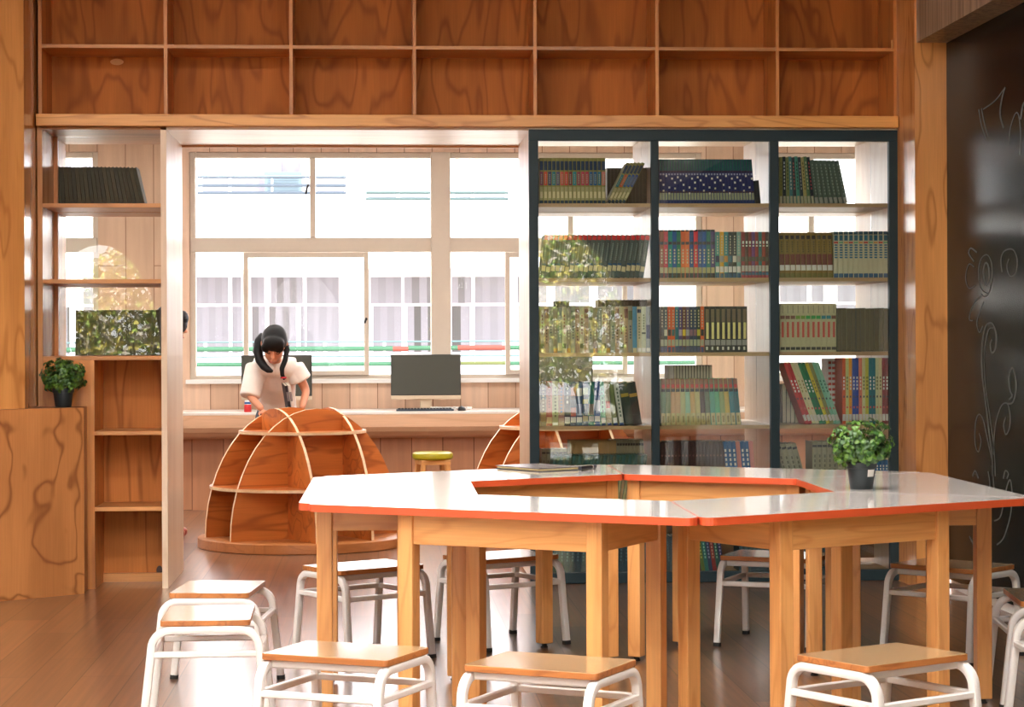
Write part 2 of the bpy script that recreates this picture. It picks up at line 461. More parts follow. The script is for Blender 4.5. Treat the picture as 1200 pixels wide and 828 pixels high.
# ------------------------------------------------------------------ upper wall shelf (grid) with beam
ws = tag(empty('wall_shelf', (0.5, Y0, ZB1)), 'empty wooden grid shelf across the wall above the opening', 'shelf')
o = Vector((0.5, Y0, ZB1))
def B(mb, x0, x1, y0, y1, z0, z1, o=o, mi=0): return mb.box(x0 - o.x, x1 - o.x, y0 - o.y, y1 - o.y, z0 - o.z, z1 - o.z, mi)
gx = [XL0] + [PX(v, Y0, 60) for v in (194, 341, 485.5, 627, 770, 911)] + [XC1 - 0.004]
zrow = [ZB1, 2.826, 3.186, 3.546]
DG = 0.35
B(MB(), PX(42.5, Y0 - 0.06), PX(1053.5, Y0 - 0.06), Y0 - 0.06, Y0 + DG, ZB0, ZB1 - 0.001).build('beam', beam_w, ws, bevel=0.003)
for x in gx:
    B(MB(), x - 0.009, x + 0.009, Y0, Y0 + DG, ZB1, CEIL - 0.002).build('divider', ply_v, ws)
for z in zrow[1:]:
    for a, b in zip(gx, gx[1:]):
        B(MB(), a + 0.009, b - 0.009, Y0 + 0.001, Y0 + DG, z - 0.009, z + 0.009).build('shelf_board', ply_h, ws)
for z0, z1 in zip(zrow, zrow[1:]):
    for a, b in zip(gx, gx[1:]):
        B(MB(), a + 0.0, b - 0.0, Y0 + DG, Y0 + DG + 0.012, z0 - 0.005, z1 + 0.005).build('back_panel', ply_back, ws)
mb = MB(); px_, pz_ = atY(137, 72.5, Y0 + DG)
mb.prism([(0.036 * math.cos(t) * 1.0, 0.017 * math.sin(t)) for t in [2 * PI * k / 16 for k in range(16)]], 0, 0.0015, M=Matrix.Translation(Vector((px_, Y0 + DG, pz_)) - o) @ Matrix.Rotation(PI / 2, 4, 'X'))
mb.build('wood_patch', plain('patch_wood', srgb(226, 172, 110), 0.45), ws)
px_, pz_ = atY(1048.5, 52, Y0)
B(MB(), px_ - 0.02, px_ - 0.012, Y0 - 0.006, Y0 - 0.0005, pz_ - 0.022, pz_ + 0.022).build('wood_patch', plain('patch_wood', srgb(226, 172, 110), 0.45), ws)

# ------------------------------------------------------------------ pillars, corner cabinet, soffit, blackboard
pl = [(-1.8785, 10.7497), (-1.51, 11.039)]
dirv = (Vector(pl[1]) - Vector(pl[0])).normalized()
pR = Vector(pl[0]) + dirv * ((-1.766 + 1.8785) / dirv.x)
far = Vector(pl[0]) - dirv * 1.4
mb = MB(); mb.prism([(far.x, far.y), (pR.x, pR.y), (pR.x, YB), (far.x, YB)], 0.953, CEIL)
structure(mb.build('pillar_left', wood('pillar_gloss', srgb(214, 150, 86), srgb(146, 84, 38), 'Z', dens=1.5, lines=0.45, rough=0.16, coat=0.2, power=14.0)), 'wide orange plywood pillar at the left edge')
fb = empty('floor_cabinet', (-1.75, 11.0, 0)); oo = Vector((-1.75, 11.0))
q = [(far.x, far.y), (pl[1][0], pl[1][1]), (pl[1][0], Y0 - 0.003), (far.x, Y0 - 0.003)]
MB().prism([(x - oo.x, y - oo.y) for x, y in q], 0, 0.952).build('body', wood('cabinet_side', srgb(168, 108, 60), srgb(110, 62, 28), 'Z'), fb)
nrm = Vector((dirv.y, -dirv.x))
a_, b_ = far + nrm * 0.0, Vector(pl[1]) + nrm * 0.0
q = [(a_.x, a_.y), (b_.x, b_.y), (b_.x + nrm.x * 0.016, b_.y + nrm.y * 0.016), (a_.x + nrm.x * 0.016, a_.y + nrm.y * 0.016)]
MB().prism([(x - oo.x, y - oo.y) for x, y in q], 0.0, 0.952).build('front_panel', ply_box, fb)
tag(fb, 'low plywood corner cabinet with strong dark grain, carrying a potted plant', 'cabinet')

pr0, pr1 = 2.768, 2.935
mb = MB().box(pr0, pr1, YP, YB, 0, CEIL)
structure(mb.build('pillar_right', wood('pillar_satin', srgb(224, 156, 90), srgb(140, 80, 38), 'Z', dens=1.5, lines=0.5, rough=0.2, coat=0.15, power=16.0)), 'orange plywood pillar between glass cabinet and blackboard')
zs = PZ(50, YP, 1090)
structure(MB().box(PX(1075, YP), XR, -1.5, YP - 0.002, zs, CEIL).build('ceiling_soffit', slat_w), 'boxed wooden soffit above the blackboard')
cb = empty('blackboard', (XR, 6.0, 0.35))
MB().box(-0.016, -0.001, -5.0, YP - 6.0 - 0.002, -0.3, zs - 0.3515).build('writing_surface', board_m, cb)
tag(cb, 'large blackboard with chalk flower swirls covering the right wall', 'blackboard')
def chalk(pxs, r=0.0022):
    mbc = MB()
    pts = []
    for (x, y) in pxs:
        Yc, Zc = atX(x, y, XR - 0.017)
        pts.append(Vector((-0.0172, Yc - 6.0, Zc - 0.35)))
    # smooth the polyline (Catmull-Rom)
    sm = []
    for i in range(len(pts) - 1):
        p0, p1, p2, p3 = pts[max(i - 1, 0)], pts[i], pts[i + 1], pts[min(i + 2, len(pts) - 1)]
        for k in range(4):
            t = k / 4
            sm.append(0.5 * ((2 * p1) + (p2 - p0) * t + (2 * p0 - 5 * p1 + 4 * p2 - p3) * t * t + (3 * p1 - p0 - 3 * p2 + p3) * t ** 3))
    sm.append(pts[-1])
    w = 0.009 * r / 0.0022
    for a, b in zip(sm, sm[1:]):
        d = (b - a); d.x = 0
        if d.length < 1e-5: continue
        d.normalize(); nn = Vector((0, -d.z * 1.0, d.y)) * (w * 0.5)
        nn.y *= 3.0
        mbc.poly([a - nn, b - nn, b + nn, a + nn])
    return mbc
Z3 = 3.183
def zc(l): return [(1080 + x / Z3, 300 + y / Z3) for x, y in l]
strokes = [zc(l) for l in (
    [(265, 820), (262, 740), (250, 640), (238, 540), (228, 460), (224, 380), (228, 310), (240, 260), (262, 250), (278, 290), (275, 345), (262, 360), (256, 330), (262, 310)],
    [(275, 820), (270, 720), (255, 600), (240, 500), (234, 420), (236, 340), (250, 275), (268, 268)],
    [(268, 740), (272, 660), (282, 600), (300, 555), (320, 550), (330, 590), (328, 640), (314, 665), (306, 630), (314, 600)],
    [(318, 550), (340, 545), (352, 500), (350, 450), (338, 415), (326, 450), (330, 500), (338, 520), (325, 535)],
    [(262, 760), (245, 680), (230, 610), (212, 590), (200, 630), (200, 700), (212, 730), (222, 690), (214, 660)],
    [(250, 140), (222, 120), (212, 60), (222, 10), (245, -5), (262, 30), (262, 90), (250, 140), (235, 150), (222, 140)],
    [(238, 110), (230, 60), (238, 25), (250, 40), (252, 85), (244, 110)],
    [(300, 60), (296, 10), (310, -20), (340, -25), (356, 10), (352, 60), (330, 75), (318, 40), (326, 10)],
    [(200, 110), (176, 120), (164, 80), (176, 30), (196, 40)],
    [(196, 20), (176, -10), (184, -30), (206, -14)],
    [(222, 150), (200, 170), (184, 200), (178, 236), (192, 240)],
    [(232, 170), (216, 210), (206, 250), (216, 285), (228, 260)],
    [(190, 820), (200, 800), (212, 828)], [(305, 830), (312, 800), (324, 810), (318, 830)])]
strokes += [[(1182, 170), (1184, 150), (1190, 133), (1194, 136), (1196, 158), (1195, 182)], [(1196, 140), (1199, 122), (1204, 118)],
            [(1147, 128), (1150, 146), (1156, 164)], [(1150, 127), (1154, 146), (1158, 160)],
            [(1178, 102), (1174, 116), (1172, 134), (1176, 150)], [(1178, 102), (1166, 118), (1152, 128)],
            [(1165, 610), (1172, 606), (1176, 590), (1180, 570), (1184, 562), (1186, 580), (1184, 604), (1176, 630), (1168, 638)],
            [(1136, 628), (1142, 640), (1148, 650)], [(1156, 600), (1160, 570), (1158, 552)], [(1166, 590), (1164, 560), (1162, 545)]]
for i, s in enumerate(strokes):
    chalk(s, 0.0016 if i % 3 else 0.0022).build('chalk_drawing', chalk_m, cb)

# ------------------------------------------------------------------ left bookcase
bk = tag(empty('bookcase', ((XL0 + XL1) / 2, Y0, 0)), 'tall built-in plywood bookcase left of the opening, upper shelves glazed', 'bookcase')
o2 = Vector(((XL0 + XL1) / 2, Y0, 0))
ply_side = wood('plywood_side_gloss', srgb(206, 146, 90), srgb(150, 92, 46), 'Z', lines=0.4, rough=0.25)
def B2(x0, x1, y0, y1, z0, z1): return MB().box(x0 - o2.x, x1 - o2.x, y0 - o2.y, y1 - o2.y, z0, z1)
B2(XL0 - 0.016, XL0 + 0.010, Y0, YB - 0.07, 0, ZB0 - 0.002).build('side_panel', ply_side, bk)
B2(XL1 - 0.030, XL1, Y0, YB, 0, ZH - 0.001).build('side_panel', ply_pale, bk)
zsh = [PZ(v, Y0, 120) for v in (240.5, 329.5, 419.5, 507.5, 596.5)]
xm = PX(107.5, Y0, 550)
for i, z in enumerate(zsh):
    x0 = XL0 + 0.010 if i < 3 else xm + 0.015
    B2(x0, XL1 - 0.030, Y0 + 0.002, Y0 + (0.40 if i < 3 else 0.37), z - 0.011, z + 0.011).build('shelf', ply_h, bk, bevel=0.002)
    if i < 3: B2(XL0 + 0.010, XL1 - 0.030, Y0 + 0.435, YB - 0.07, z - 0.011, z + 0.011).build('shelf', ply_h, bk)
B2(XL0 + 0.010, XL1 - 0.03, Y0, YB - 0.07, ZH, ZB0 - 0.002).build('top_panel', ply_h, bk)
B2(XL0 + 0.010, xm, Y0 + 0.004, Y0 + 0.024, 0.0, zsh[2] - 0.011).build('front_panel', ply_v, bk)
B2(xm - 0.004, xm + 0.015, Y0 + 0.0, Y0 + 0.37, 0.0, zsh[2] - 0.011).build('divider', ply_v, bk)
for a, b in ((zsh[3], zsh[2]), (zsh[4], zsh[3]), (0.0, zsh[4])):
    B2(xm + 0.015, XL1 - 0.03, Y0 + 0.37, Y0 + 0.385, a, b).build('back_panel', wood('plywood_lower_back', srgb(200, 126, 64), srgb(124, 68, 28), 'Z', dens=1.3, lines=0.6, rough=0.6, spec=0.2), bk)
B2(xm + 0.015, XL1 - 0.03, Y0 + 0.33, Y0 + 0.369, 0, 0.045).build('base_board', ply_h, bk)
kx, kz = atY(187, 668, Y0 + 0.37)
MB().prism([(0.017 * math.cos(t), 0.026 * math.sin(t)) for t in [2 * PI * k / 14 for k in range(14)]], 0, 0.002, M=Matrix.Translation(Vector((kx, Y0 + 0.37, kz)) - o2) @ Matrix.Rotation(PI / 2, 4, 'X')).build('wood_knot', plain('dark_knot', srgb(58, 34, 22), 0.5, var=0.4, scale=80), bk)
zu = [zsh[2] + 0.011, zsh[1] + 0.011, zsh[0] + 0.011]; zv = [zsh[1] - 0.011, zsh[0] - 0.011, ZH]
for a, b in zip(zu, zv):
    B2(XL0 + 0.012, XL1 - 0.031, Y0 + 0.41, Y0 + 0.416, a - 0.02, b + 0.02 if b < ZH else b - 0.001).build('glass_pane', pane_thick, bk)
B2(XL0 + 0.010, XL0 + 0.03, Y0 + 0.40, Y0 + 0.43, zsh[2], ZH).build('glazing_strip', ply_v, bk)

# ------------------------------------------------------------------ glass cabinet
gc = tag(empty('glass_cabinet', ((XC0 + XC1) / 2, Y0, 0)), 'tall bookcase with black framed glass doors, full of books', 'cabinet')
o3 = Vector(((XC0 + XC1) / 2, Y0, 0))
def B3(x0, x1, y0, y1, z0, z1): return MB().box(x0 - o3.x, x1 - o3.x, y0 - o3.y, y1 - o3.y, z0, z1)
YF0, YF1 = Y0 - 0.012, Y0 + 0.03           # black frame
cx = [PX(v, Y0, 400) for v in (620.5, 631.5, 763.5, 772.5, 902.5, 913, 1042, 1054)]
ZC0 = PZ(682, Y0, 700); ZC0 = max(0.0, ZC0); ZC1 = PZ(152.3, Y0, 840)
zr0, zr1 = PZ(670.5, Y0, 700), PZ(165.3, Y0, 840)
for a, b in ((0, 1), (2, 3), (4, 5), (6, 7)):
    B3(cx[a], cx[b], YF0, YF1, zr0, zr1).build('door_stile', black_m, gc, bevel=0.003)
B3(cx[0], cx[7], YF0, YF1, zr1, ZC1).build('top_rail', black_m, gc, bevel=0.003)
B3(cx[0], cx[7], YF0, YF1, 0.002, zr0).build('bottom_rail', black_m, gc, bevel=0.003)
for a, b in ((620.5, 650), (1022, 1052.5)):
    B3(PX(a, Y0), PX(b, Y0), YF0 + 0.002, YF1, ZC1 + 0.0005, ZC1 + 0.008).build('door_track', plain('aluminium_track', srgb(206, 196, 178), 0.4, 0.4), gc)
CD = 0.47; CE = 0.885
xd = [XC0 + 0.012, (cx[2] + cx[3]) / 2, (cx[4] + cx[5]) / 2, XC1 - 0.014]
for i, x in enumerate(xd):
    B3(x - 0.009, x + 0.009, YF1 + 0.001, Y0 + CE, 0.02, ZH - 0.001).build('upright', ply_pale, gc)
zcs = [PZ(v, Y0 + 0.03, 840) for v in (240.4, 327.6, 414.8, 500.2, 587)]
ZCS = zcs + [0.040]
for z in ZCS:
    for a, b in zip(xd, xd[1:]):
        B3(a + 0.009, b - 0.009, YF1 + 0.001, Y0 + CD, z - 0.010, z + 0.010).build('shelf', wood('cabinet_shelf', srgb(190, 156, 110), srgb(140, 106, 66), 'X', dens=2, lines=0.3), gc)
        if z in zcs[:4]:
            B3(a + 0.009, b - 0.009, Y0 + CD + 0.06, Y0 + CE, z - 0.010, z + 0.010).build('shelf', ply_pale, gc)
for (a, b) in ((1, 2), (3, 4), (5, 6)):
    B3(cx[a] - 0.004, cx[b] + 0.004, Y0 + 0.005, Y0 + 0.011, zr0 - 0.004, zr1 + 0.004).build('glass_pane', pane_thick, gc)
for a, b in zip(xd, xd[1:]):
    B3(a + 0.010, b - 0.010, Y0 + CD + 0.022, Y0 + CD + 0.028, zcs[4] + 0.012, ZH - 0.002).build('glass_pane', pane_m, gc)
B3(xd[0] + 0.010, xd[3] - 0.010, Y0 + CD - 0.02, Y0 + CD - 0.006, 0.076, zcs[4] - 0.011).build('back_panel', wood('dark_back', srgb(120, 78, 46), srgb(76, 46, 26), 'Z'), gc)
B3(XC0 + 0.0035, XC0 + 0.006 , YF1 + 0.001, Y0 + CE, 0.02, ZH - 0.002).build('side_panel', ply_pale, gc)

# ------------------------------------------------------------------ books
BC = {}
def bcol(c, rough=0.55):
    k = 'cover_%02x%02x%02x' % c
    if k not in BC: BC[k] = plain(k, srgb(*c), rough, var=0.1, scale=70, spec=0.25)
    return BC[k]
PAGE = (206, 196, 172); PAGE_SHADE = (98, 90, 66)  # second tone: shade put into page edges that face out

def book_mesh(mb, t, h, d, style, mats, M=None):
    """boards, rounded spine split into printed bands, page block; spine faces -Y."""
    def mi(c):
        m = bcol(c)
        if m not in mats: mats.append(m)
        return mats.index(m)
    cov = mi(style['c'])
    b = 0.0018
    mb.box(-t / 2, -t / 2 + b, 0.002, d, 0, h, cov, M); mb.box(t / 2 - b, t / 2, 0.002, d, 0, h, cov, M)
    mb.box(-t / 2 + b, t / 2 - b, 0.004, d - 0.004, 0.003, h - 0.003, mi(style.get('p', PAGE)), M)
    segs = [(0.0, 1.0, style['c'])]
    for z0, z1, c in style.get('b', ()):
        new = []
        for a, e, k in segs:
            if z1 <= a or z0 >= e: new.append((a, e, k)); continue
            if a < z0: new.append((a, z0, k))
            new.append((max(a, z0), min(e, z1), c))
            if e > z1: new.append((z1, e, k))
        segs = new
    segs.sort()
    xs = [(-t / 2, 0.003), (-t * 0.3, 0.0006), (0, 0.0), (t * 0.3, 0.0006), (t / 2, 0.003)]
    T = (lambda p: M @ Vector(p)) if M is not None else (lambda p: p)
    for a, e, k in segs:
        m_ = mi(k)
        for (xa, ya), (xb, yb) in zip(xs, xs[1:]):
            mb.poly([T((xa, ya, a * h)), T((xb, yb, a * h)), T((xb, yb, e * h)), T((xa, ya, e * h))], m_)
    for (z0, z1, xf0, xf1, c) in style.get('m', ()):
        m_ = mi(c); y = -0.0006
        mb.poly([T((xf0 * t, y, z0 * h)), T((xf1 * t, y, z0 * h)), T((xf1 * t, y, z1 * h)), T((xf0 * t, y, z1 * h))], m_)

def title(z0, z1, c, n=5, w=0.16):
    step = (z1 - z0) / n
    return [(z0 + i * step, z0 + i * step + step * 0.62, -w, w, c) for i in range(n)]

WH = (226, 224, 214); CR = (206, 196, 150); NAVY = (28, 40, 84); TEAL = (24, 92, 92); RED = (176, 46, 50)
def S(c, b=(), m=(), n='', p=PAGE): return {'c': c, 'b': b, 'm': list(m), 'n': n, 'p': p}
OLV = (132, 128, 66)
def enc(mid, n): return S(OLV, [(0.0, 0.07, (32, 60, 74)), (0.07, 0.37, (160, 156, 112)), (0.40, 0.70, mid), (0.73, 0.93, (32, 58, 84))], [(0.12, 0.26, -.3, .3, CR)] + title(0.44, 0.66, (150, 160, 130), 5, .12), n)
ENC = [enc((130, 70, 92), 'olive mauve-banded'), enc((196, 74, 56), 'olive orange-banded'), enc((70, 60, 96), 'olive plum-banded'), enc((34, 110, 120), 'olive teal-banded'), enc((84, 80, 112), 'olive grey-banded'), enc((190, 84, 76), 'olive rose-banded'), enc((200, 70, 64), 'olive red-banded'), enc((120, 52, 62), 'olive maroon-banded'), enc((40, 128, 140), 'olive teal-banded'), enc((140, 66, 84), 'olive mauve-banded'), enc((182, 60, 84), 'olive crimson-banded'), enc((176, 56, 80), 'olive crimson-banded'), enc((36, 84, 130), 'olive blue-banded'), enc((32, 92, 142), 'olive blue-banded'), enc((36, 106, 126), 'olive teal-banded'), enc((196, 120, 110), 'olive pink-banded')]
ENCL = [enc((40, 110, 116), 'tilted teal-banded'), enc((200, 90, 60), 'tilted orange-banded'), enc((30, 84, 140), 'tilted blue-banded'), enc((30, 76, 150), 'tilted deep-blue-banded'), enc((30, 70, 140), 'tilted blue-and-cream')]
GRN = [S((74, 92, 86), [(0.88, 0.985, (206, 48, 48)), (0.16, 0.29, CR), (0.29, 0.34, (30, 80, 110))], title(0.42, 0.82, (120, 140, 130), 9, .12), 'slate-green red-topped'), S((66, 84, 80), [(0.88, 0.985, (196, 54, 50)), (0.14, 0.26, CR)], title(0.40, 0.82, (116, 134, 126), 9, .12), 'dark-green red-topped')]
MIX3 = [S((176, 168, 140), [(0.1, 0.2, (90, 96, 70))], title(0.4, 0.85, (120, 70, 60), 6), 'cream'), S((150, 150, 130), [(0.7, 0.9, (96, 110, 80))], title(0.3, 0.6, (70, 80, 90), 5), 'grey-green'), S((132, 120, 104), [(0.0, 0.1, (170, 120, 50))], title(0.3, 0.8, (196, 190, 170), 7), 'taupe'), S((168, 140, 112), [(0.75, 0.95, (110, 70, 60))], title(0.2, 0.6, (90, 60, 50), 6), 'tan'), S((120, 132, 120), [(0.05, 0.22, CR)], title(0.35, 0.85, (186, 190, 170), 8), 'sage')]
MIX3B = [S((88, 150, 176), [(0.0, 0.1, CR)], (), 'sky-blue thin'), S((196, 190, 150), [(0.86, 0.94, (40, 60, 80)), (0.02, 0.1, WH)], title(0.3, 0.8, (120, 130, 90), 8), 'cream upright'), S((190, 196, 160), [(0.4, 0.44, (80, 90, 70)), (0.02, 0.1, WH)], title(0.5, 0.85, (110, 120, 90), 6), 'pale-green upright'), S((150, 158, 160), [(0.3, 0.6, (70, 80, 110)), (0.02, 0.1, WH)], (), 'grey-blue upright')]
R4A = [S((120, 100, 80), [(0.1, 0.3, (170, 140, 90)), (0.6, 0.7, (40, 70, 80))], title(0.35, 0.9, (190, 176, 140), 7), 'brown'), S((170, 90, 72), [(0.06, 0.2, (206, 180, 130)), (0.88, 0.97, (150, 130, 100))], title(0.4, 0.85, (120, 50, 44), 7), 'brick-red'), S((178, 178, 130), [(0.02, 0.08, WH)], title(0.2, 0.9, (110, 110, 70), 9), 'pale-olive'), S((160, 120, 110), [(0.0, 0.18, (196, 170, 150))], title(0.3, 0.9, (90, 110, 150), 8), 'dusty-rose'), S((40, 44, 60), [(0.06, 0.2, WH)], title(0.5, 0.9, (190, 190, 180), 4), 'black'), S((36, 62, 96), [(0.08, 0.2, WH), (0.22, 0.42, (170, 76, 76)), (0.6, 0.66, (20, 30, 60)), (0.68, 0.88, (190, 130, 110))], (), 'blue red-bellied'), S((40, 84, 116), [(0.08, 0.2, WH), (0.24, 0.5, (130, 140, 170)), (0.68, 0.86, (206, 206, 190))], (), 'blue pale-topped'), S((36, 74, 100), [(0.1, 0.22, (196, 190, 150)), (0.5, 0.6, (150, 160, 90)), (0.7, 0.86, (196, 206, 160))], (), 'blue olive-striped'), S((20, 108, 96), [(0.1, 0.22, (206, 200, 190)), (0.24, 0.5, (120, 110, 100))], (), 'teal-green'), S((26, 70, 130), [(0.1, 0.22, WH), (0.34, 0.58, (190, 200, 220))], (), 'royal-blue')]
R4B = [S((120, 186, 160), [(0.0, 0.06, (20, 60, 100)), (0.06, 0.18, WH)], title(0.3, 0.9, (40, 90, 90), 6), 'mint'), S((190, 180, 150), [(0.0, 0.06, (20, 60, 110)), (0.4, 0.56, (190, 60, 50))], (), 'cream red-marked'), S((110, 120, 70), [(0.0, 0.06, (20, 60, 110)), (0.06, 0.18, WH)], (), 'olive'), S((206, 208, 190), [(0.0, 0.06, (20, 60, 110))], title(0.2, 0.9, (90, 110, 90), 8), 'white'), S((52, 62, 50), [(0.66, 0.74, (170, 150, 60))], (), 'dark-green tilted'), S((44, 48, 44), [(0.66, 0.74, (190, 150, 70))], (), 'charcoal tilted')]
def dotted(i):
    z = [0.50, 0.40, 0.60, 0.34, 0.54, 0.45, 0.57][i % 7]
    ms = [(0.64, 0.68, -.28, .28, (150, 160, 190)), (z, z + 0.045, -.3, .3, WH)]
    if i % 2: ms.append((z - 0.13, z - 0.09, -.3, .3, (210, 206, 180)))
    return S((36, 44, 96), [(0.0, 0.08, (24, 48, 96)), (0.08, 0.24, (150, 158, 128)), (0.24, 0.28, (70, 50, 60)), (0.74, 1.0, (22, 86, 84)), (0.70, 0.74, (44, 36, 62))], ms, 'navy teal-topped dotted')
DOT = [dotted(i) for i in range(7)]
def bright(c, n): return S(c, [(0.0, 0.1, (20, 26, 30)), (0.1, 0.22, (176, 170, 120)), (0.69, 0.75, (44, 48, 56)), (0.96, 1.0, (20, 24, 30))], title(0.3, 0.62, (210, 206, 170), 5), n)
BR = [bright(c, n) for c, n in (((156, 78, 34), 'rust'), ((196, 44, 56), 'red'), ((20, 140, 132), 'turquoise'), ((24, 84, 150), 'blue'), ((20, 120, 90), 'green'), ((224, 110, 60), 'orange'), ((232, 120, 70), 'bright-orange'), ((30, 70, 130), 'navy-blue'), ((214, 36, 56), 'scarlet'), ((36, 76, 140), 'steel-blue'), ((22, 84, 160), 'bright-blue'), ((24, 110, 100), 'sea-green'), ((70, 60, 110), 'violet-blue'))]
def sci(c, n, l=(150, 150, 140)): return S(c, [(0.0, 0.1, (30, 80, 120)), (0.12, 0.25, WH), (0.34, 0.48, l)], title(0.52, 0.94, (200, 196, 170), 7, .12), n)
SC2 = [sci((70, 140, 130), 'grey-teal', (40, 50, 80)), sci((206, 160, 30), 'yellow'), sci((50, 130, 130), 'aqua', (190, 130, 60)), sci((24, 40, 52), 'black teal-lettered', (30, 90, 110)), sci((28, 44, 40), 'black white-tagged', (206, 206, 190)), sci((130, 170, 156), 'pale-teal')]
WIN = [S(c, [(0.0, 0.06, (150, 40, 60)), (0.06, 0.12, (50, 90, 120)), (0.14, 0.27, (190, 186, 176)), (0.36, 0.46, (70, 60, 50))], [(0.74, 0.80, -.25, .25, WH), (0.68, 0.71, -.25, .25, WH)], n) for c, n in (((134, 30, 40), 'crimson'), ((70, 34, 30), 'dark-brown'), ((120, 30, 36), 'wine-red'), ((96, 40, 110), 'purple'), ((140, 40, 36), 'brick-crimson'), ((24, 90, 90), 'wine-row teal'), ((150, 50, 40), 'rust-crimson'), ((60, 20, 24), 'deep-maroon'))]
DK3 = [S(c, [(0.0, 0.12, (60, 70, 110)), (0.14, 0.28, (160, 166, 140)), (0.36, 0.5, l)], title(0.55, 0.95, (190, 180, 150), 6, .14), n) for c, l, n in (((60, 52, 34), (40, 40, 40), 'dark-olive'), ((24, 54, 50), (190, 190, 160), 'bottle-green'), ((206, 84, 44), (60, 60, 60), 'orange'), ((214, 90, 46), (40, 90, 90), 'orange-red'), ((24, 100, 116), (24, 100, 116), 'teal-blue'), ((70, 50, 110), (170, 150, 170), 'purple'), ((84, 44, 34), (220, 190, 60), 'dark-brown'), ((86, 70, 100), (160, 160, 160), 'mauve'), ((24, 44, 76), (130, 90, 110), 'navy'), ((26, 48, 84), (130, 90, 100), 'ink-blue'), ((30, 52, 40), (190, 180, 60), 'forest-green'), ((216, 96, 50), (30, 30, 40), 'bright-orange'))]
BLK = [S((28, 30, 34), [(0.15, 0.27, (150, 150, 146)), (0.30, 0.65, (28, 30, 34))], [(0.66, 0.94, -.32, .32, (110, 96, 80)), (0.29, 0.65, -.22, .26, (232, 222, 150)), (0.05, 0.12, -.25, .1, WH)], 'black cream-striped')]
TAL = [S(c, [(0.0, 0.26, (196, 186, 130)), (0.72, 0.78, (46, 46, 50)), (0.78, 1.0, (150, 104, 84))], [(0.81, 0.88, -.3, .3, (200, 70, 66)), (0.06, 0.2, -.2, .2, (150, 140, 90))], n) for c, n in (((110, 140, 110), 'sage brown-topped'), ((130, 140, 96), 'moss brown-topped'), ((200, 160, 110), 'sand brown-topped'), ((206, 170, 120), 'tan brown-topped'), ((190, 190, 130), 'cream brown-topped'), ((150, 190, 150), 'pale-green brown-topped'), ((206, 170, 96), 'gold brown-topped'), ((200, 190, 120), 'straw brown-topped'), ((90, 70, 60), 'umber brown-topped'), ((96, 110, 80), 'olive brown-topped'), ((96, 170, 140), 'mint brown-topped'), ((100, 180, 130), 'green brown-topped'), ((150, 170, 110), 'lime brown-topped'), ((206, 180, 90), 'yellow brown-topped'), ((60, 130, 136), 'teal brown-topped'), ((44, 110, 110), 'deep-teal brown-topped'))]
C31 = [S(c, [(0.0, 0.16, (170, 170, 140))], title(0.3, 0.92, l, 8, .16), n) for c, l, n in (((120, 120, 60), (90, 90, 50), 'olive'), ((40, 52, 56), (190, 200, 200), 'black white-lettered'), ((120, 132, 80), (60, 80, 60), 'moss'), ((70, 120, 120), (190, 196, 180), 'teal-grey'), ((60, 66, 70), (170, 110, 100), 'charcoal'), ((70, 140, 120), (40, 70, 60), 'jade'), ((50, 64, 70), (150, 150, 150), 'slate'), ((170, 160, 100), (100, 90, 50), 'straw'), ((90, 120, 84), (190, 190, 150), 'fern'), ((36, 46, 54), (180, 80, 80), 'ink-black'))]
C31B = [S((86, 104, 90), [(0.0, 0.14, (150, 152, 140))], title(0.2, 0.94, (126, 142, 126), 10, .16), 'grey-green leaning')]
BRN = [S((130, 104, 44), [(0.0, 0.1, (110, 104, 50)), (0.16, 0.28, WH), (0.28, 0.52, (110, 56, 44))], [(0.85, 0.93, -.32, .32, (40, 30, 30))] + title(0.56, 0.82, (80, 66, 34), 5, .14), 'ochre maroon-banded')]
BLU = [S((196, 192, 160), [(0.0, 0.09, (40, 84, 120)), (0.93, 1.0, (26, 66, 84)), (0.74, 0.78, c)], [(0.80, 0.92, -.36, .36, (30, 90, 110))] + title(0.42, 0.74, (50, 104, 134), 6, .3), 'cream blue-printed') for c in ((190, 80, 70), (120, 170, 130), (206, 150, 90))]
CRD = [S((190, 184, 146), [(0.68, 0.75, g), (0.04, 0.1, (60, 60, 56))], [(0.30, 0.62, -.22, .22, (196, 80, 70)), (0.8, 0.96, -.1, .1, (150, 146, 120))], 'cream red-lettered') for g in ((120, 84, 70), (110, 150, 60), (50, 150, 70), (60, 130, 140))]
PLN = [S((108, 102, 78), (), (), 'plain olive-grey', PAGE_SHADE), S((120, 112, 84), (), (), 'plain khaki', PAGE_SHADE), S((70, 74, 70), (), (), 'plain dark-grey', PAGE_SHADE), S((126, 116, 80), (), (), 'plain straw-grey', PAGE_SHADE)]
def kid(c, n, l=WH): return S(c, [(0.05, 0.15, (206, 200, 190))], title(0.52, 0.74, l, 4, .2) + [(0.4, 0.43, -.2, .2, (60, 60, 70)), (0.24, 0.27, -.2, .2, (200, 90, 80))], n)
K1 = [kid((190, 44, 46), 'red slanted'), kid((184, 40, 44), 'red slanted'), kid((206, 198, 150), 'cream slanted', (150, 140, 90)), kid((210, 200, 160), 'beige slanted', (150, 140, 90)), kid((20, 116, 70), 'green slanted'), kid((20, 110, 66), 'green slanted'), kid((206, 190, 50), 'yellow slanted', (130, 120, 40)), kid((130, 130, 70), 'olive slanted', (90, 90, 50)), kid((120, 180, 146), 'mint slanted', (60, 110, 90)), kid((140, 190, 160), 'pale-mint slanted', (60, 110, 90))]
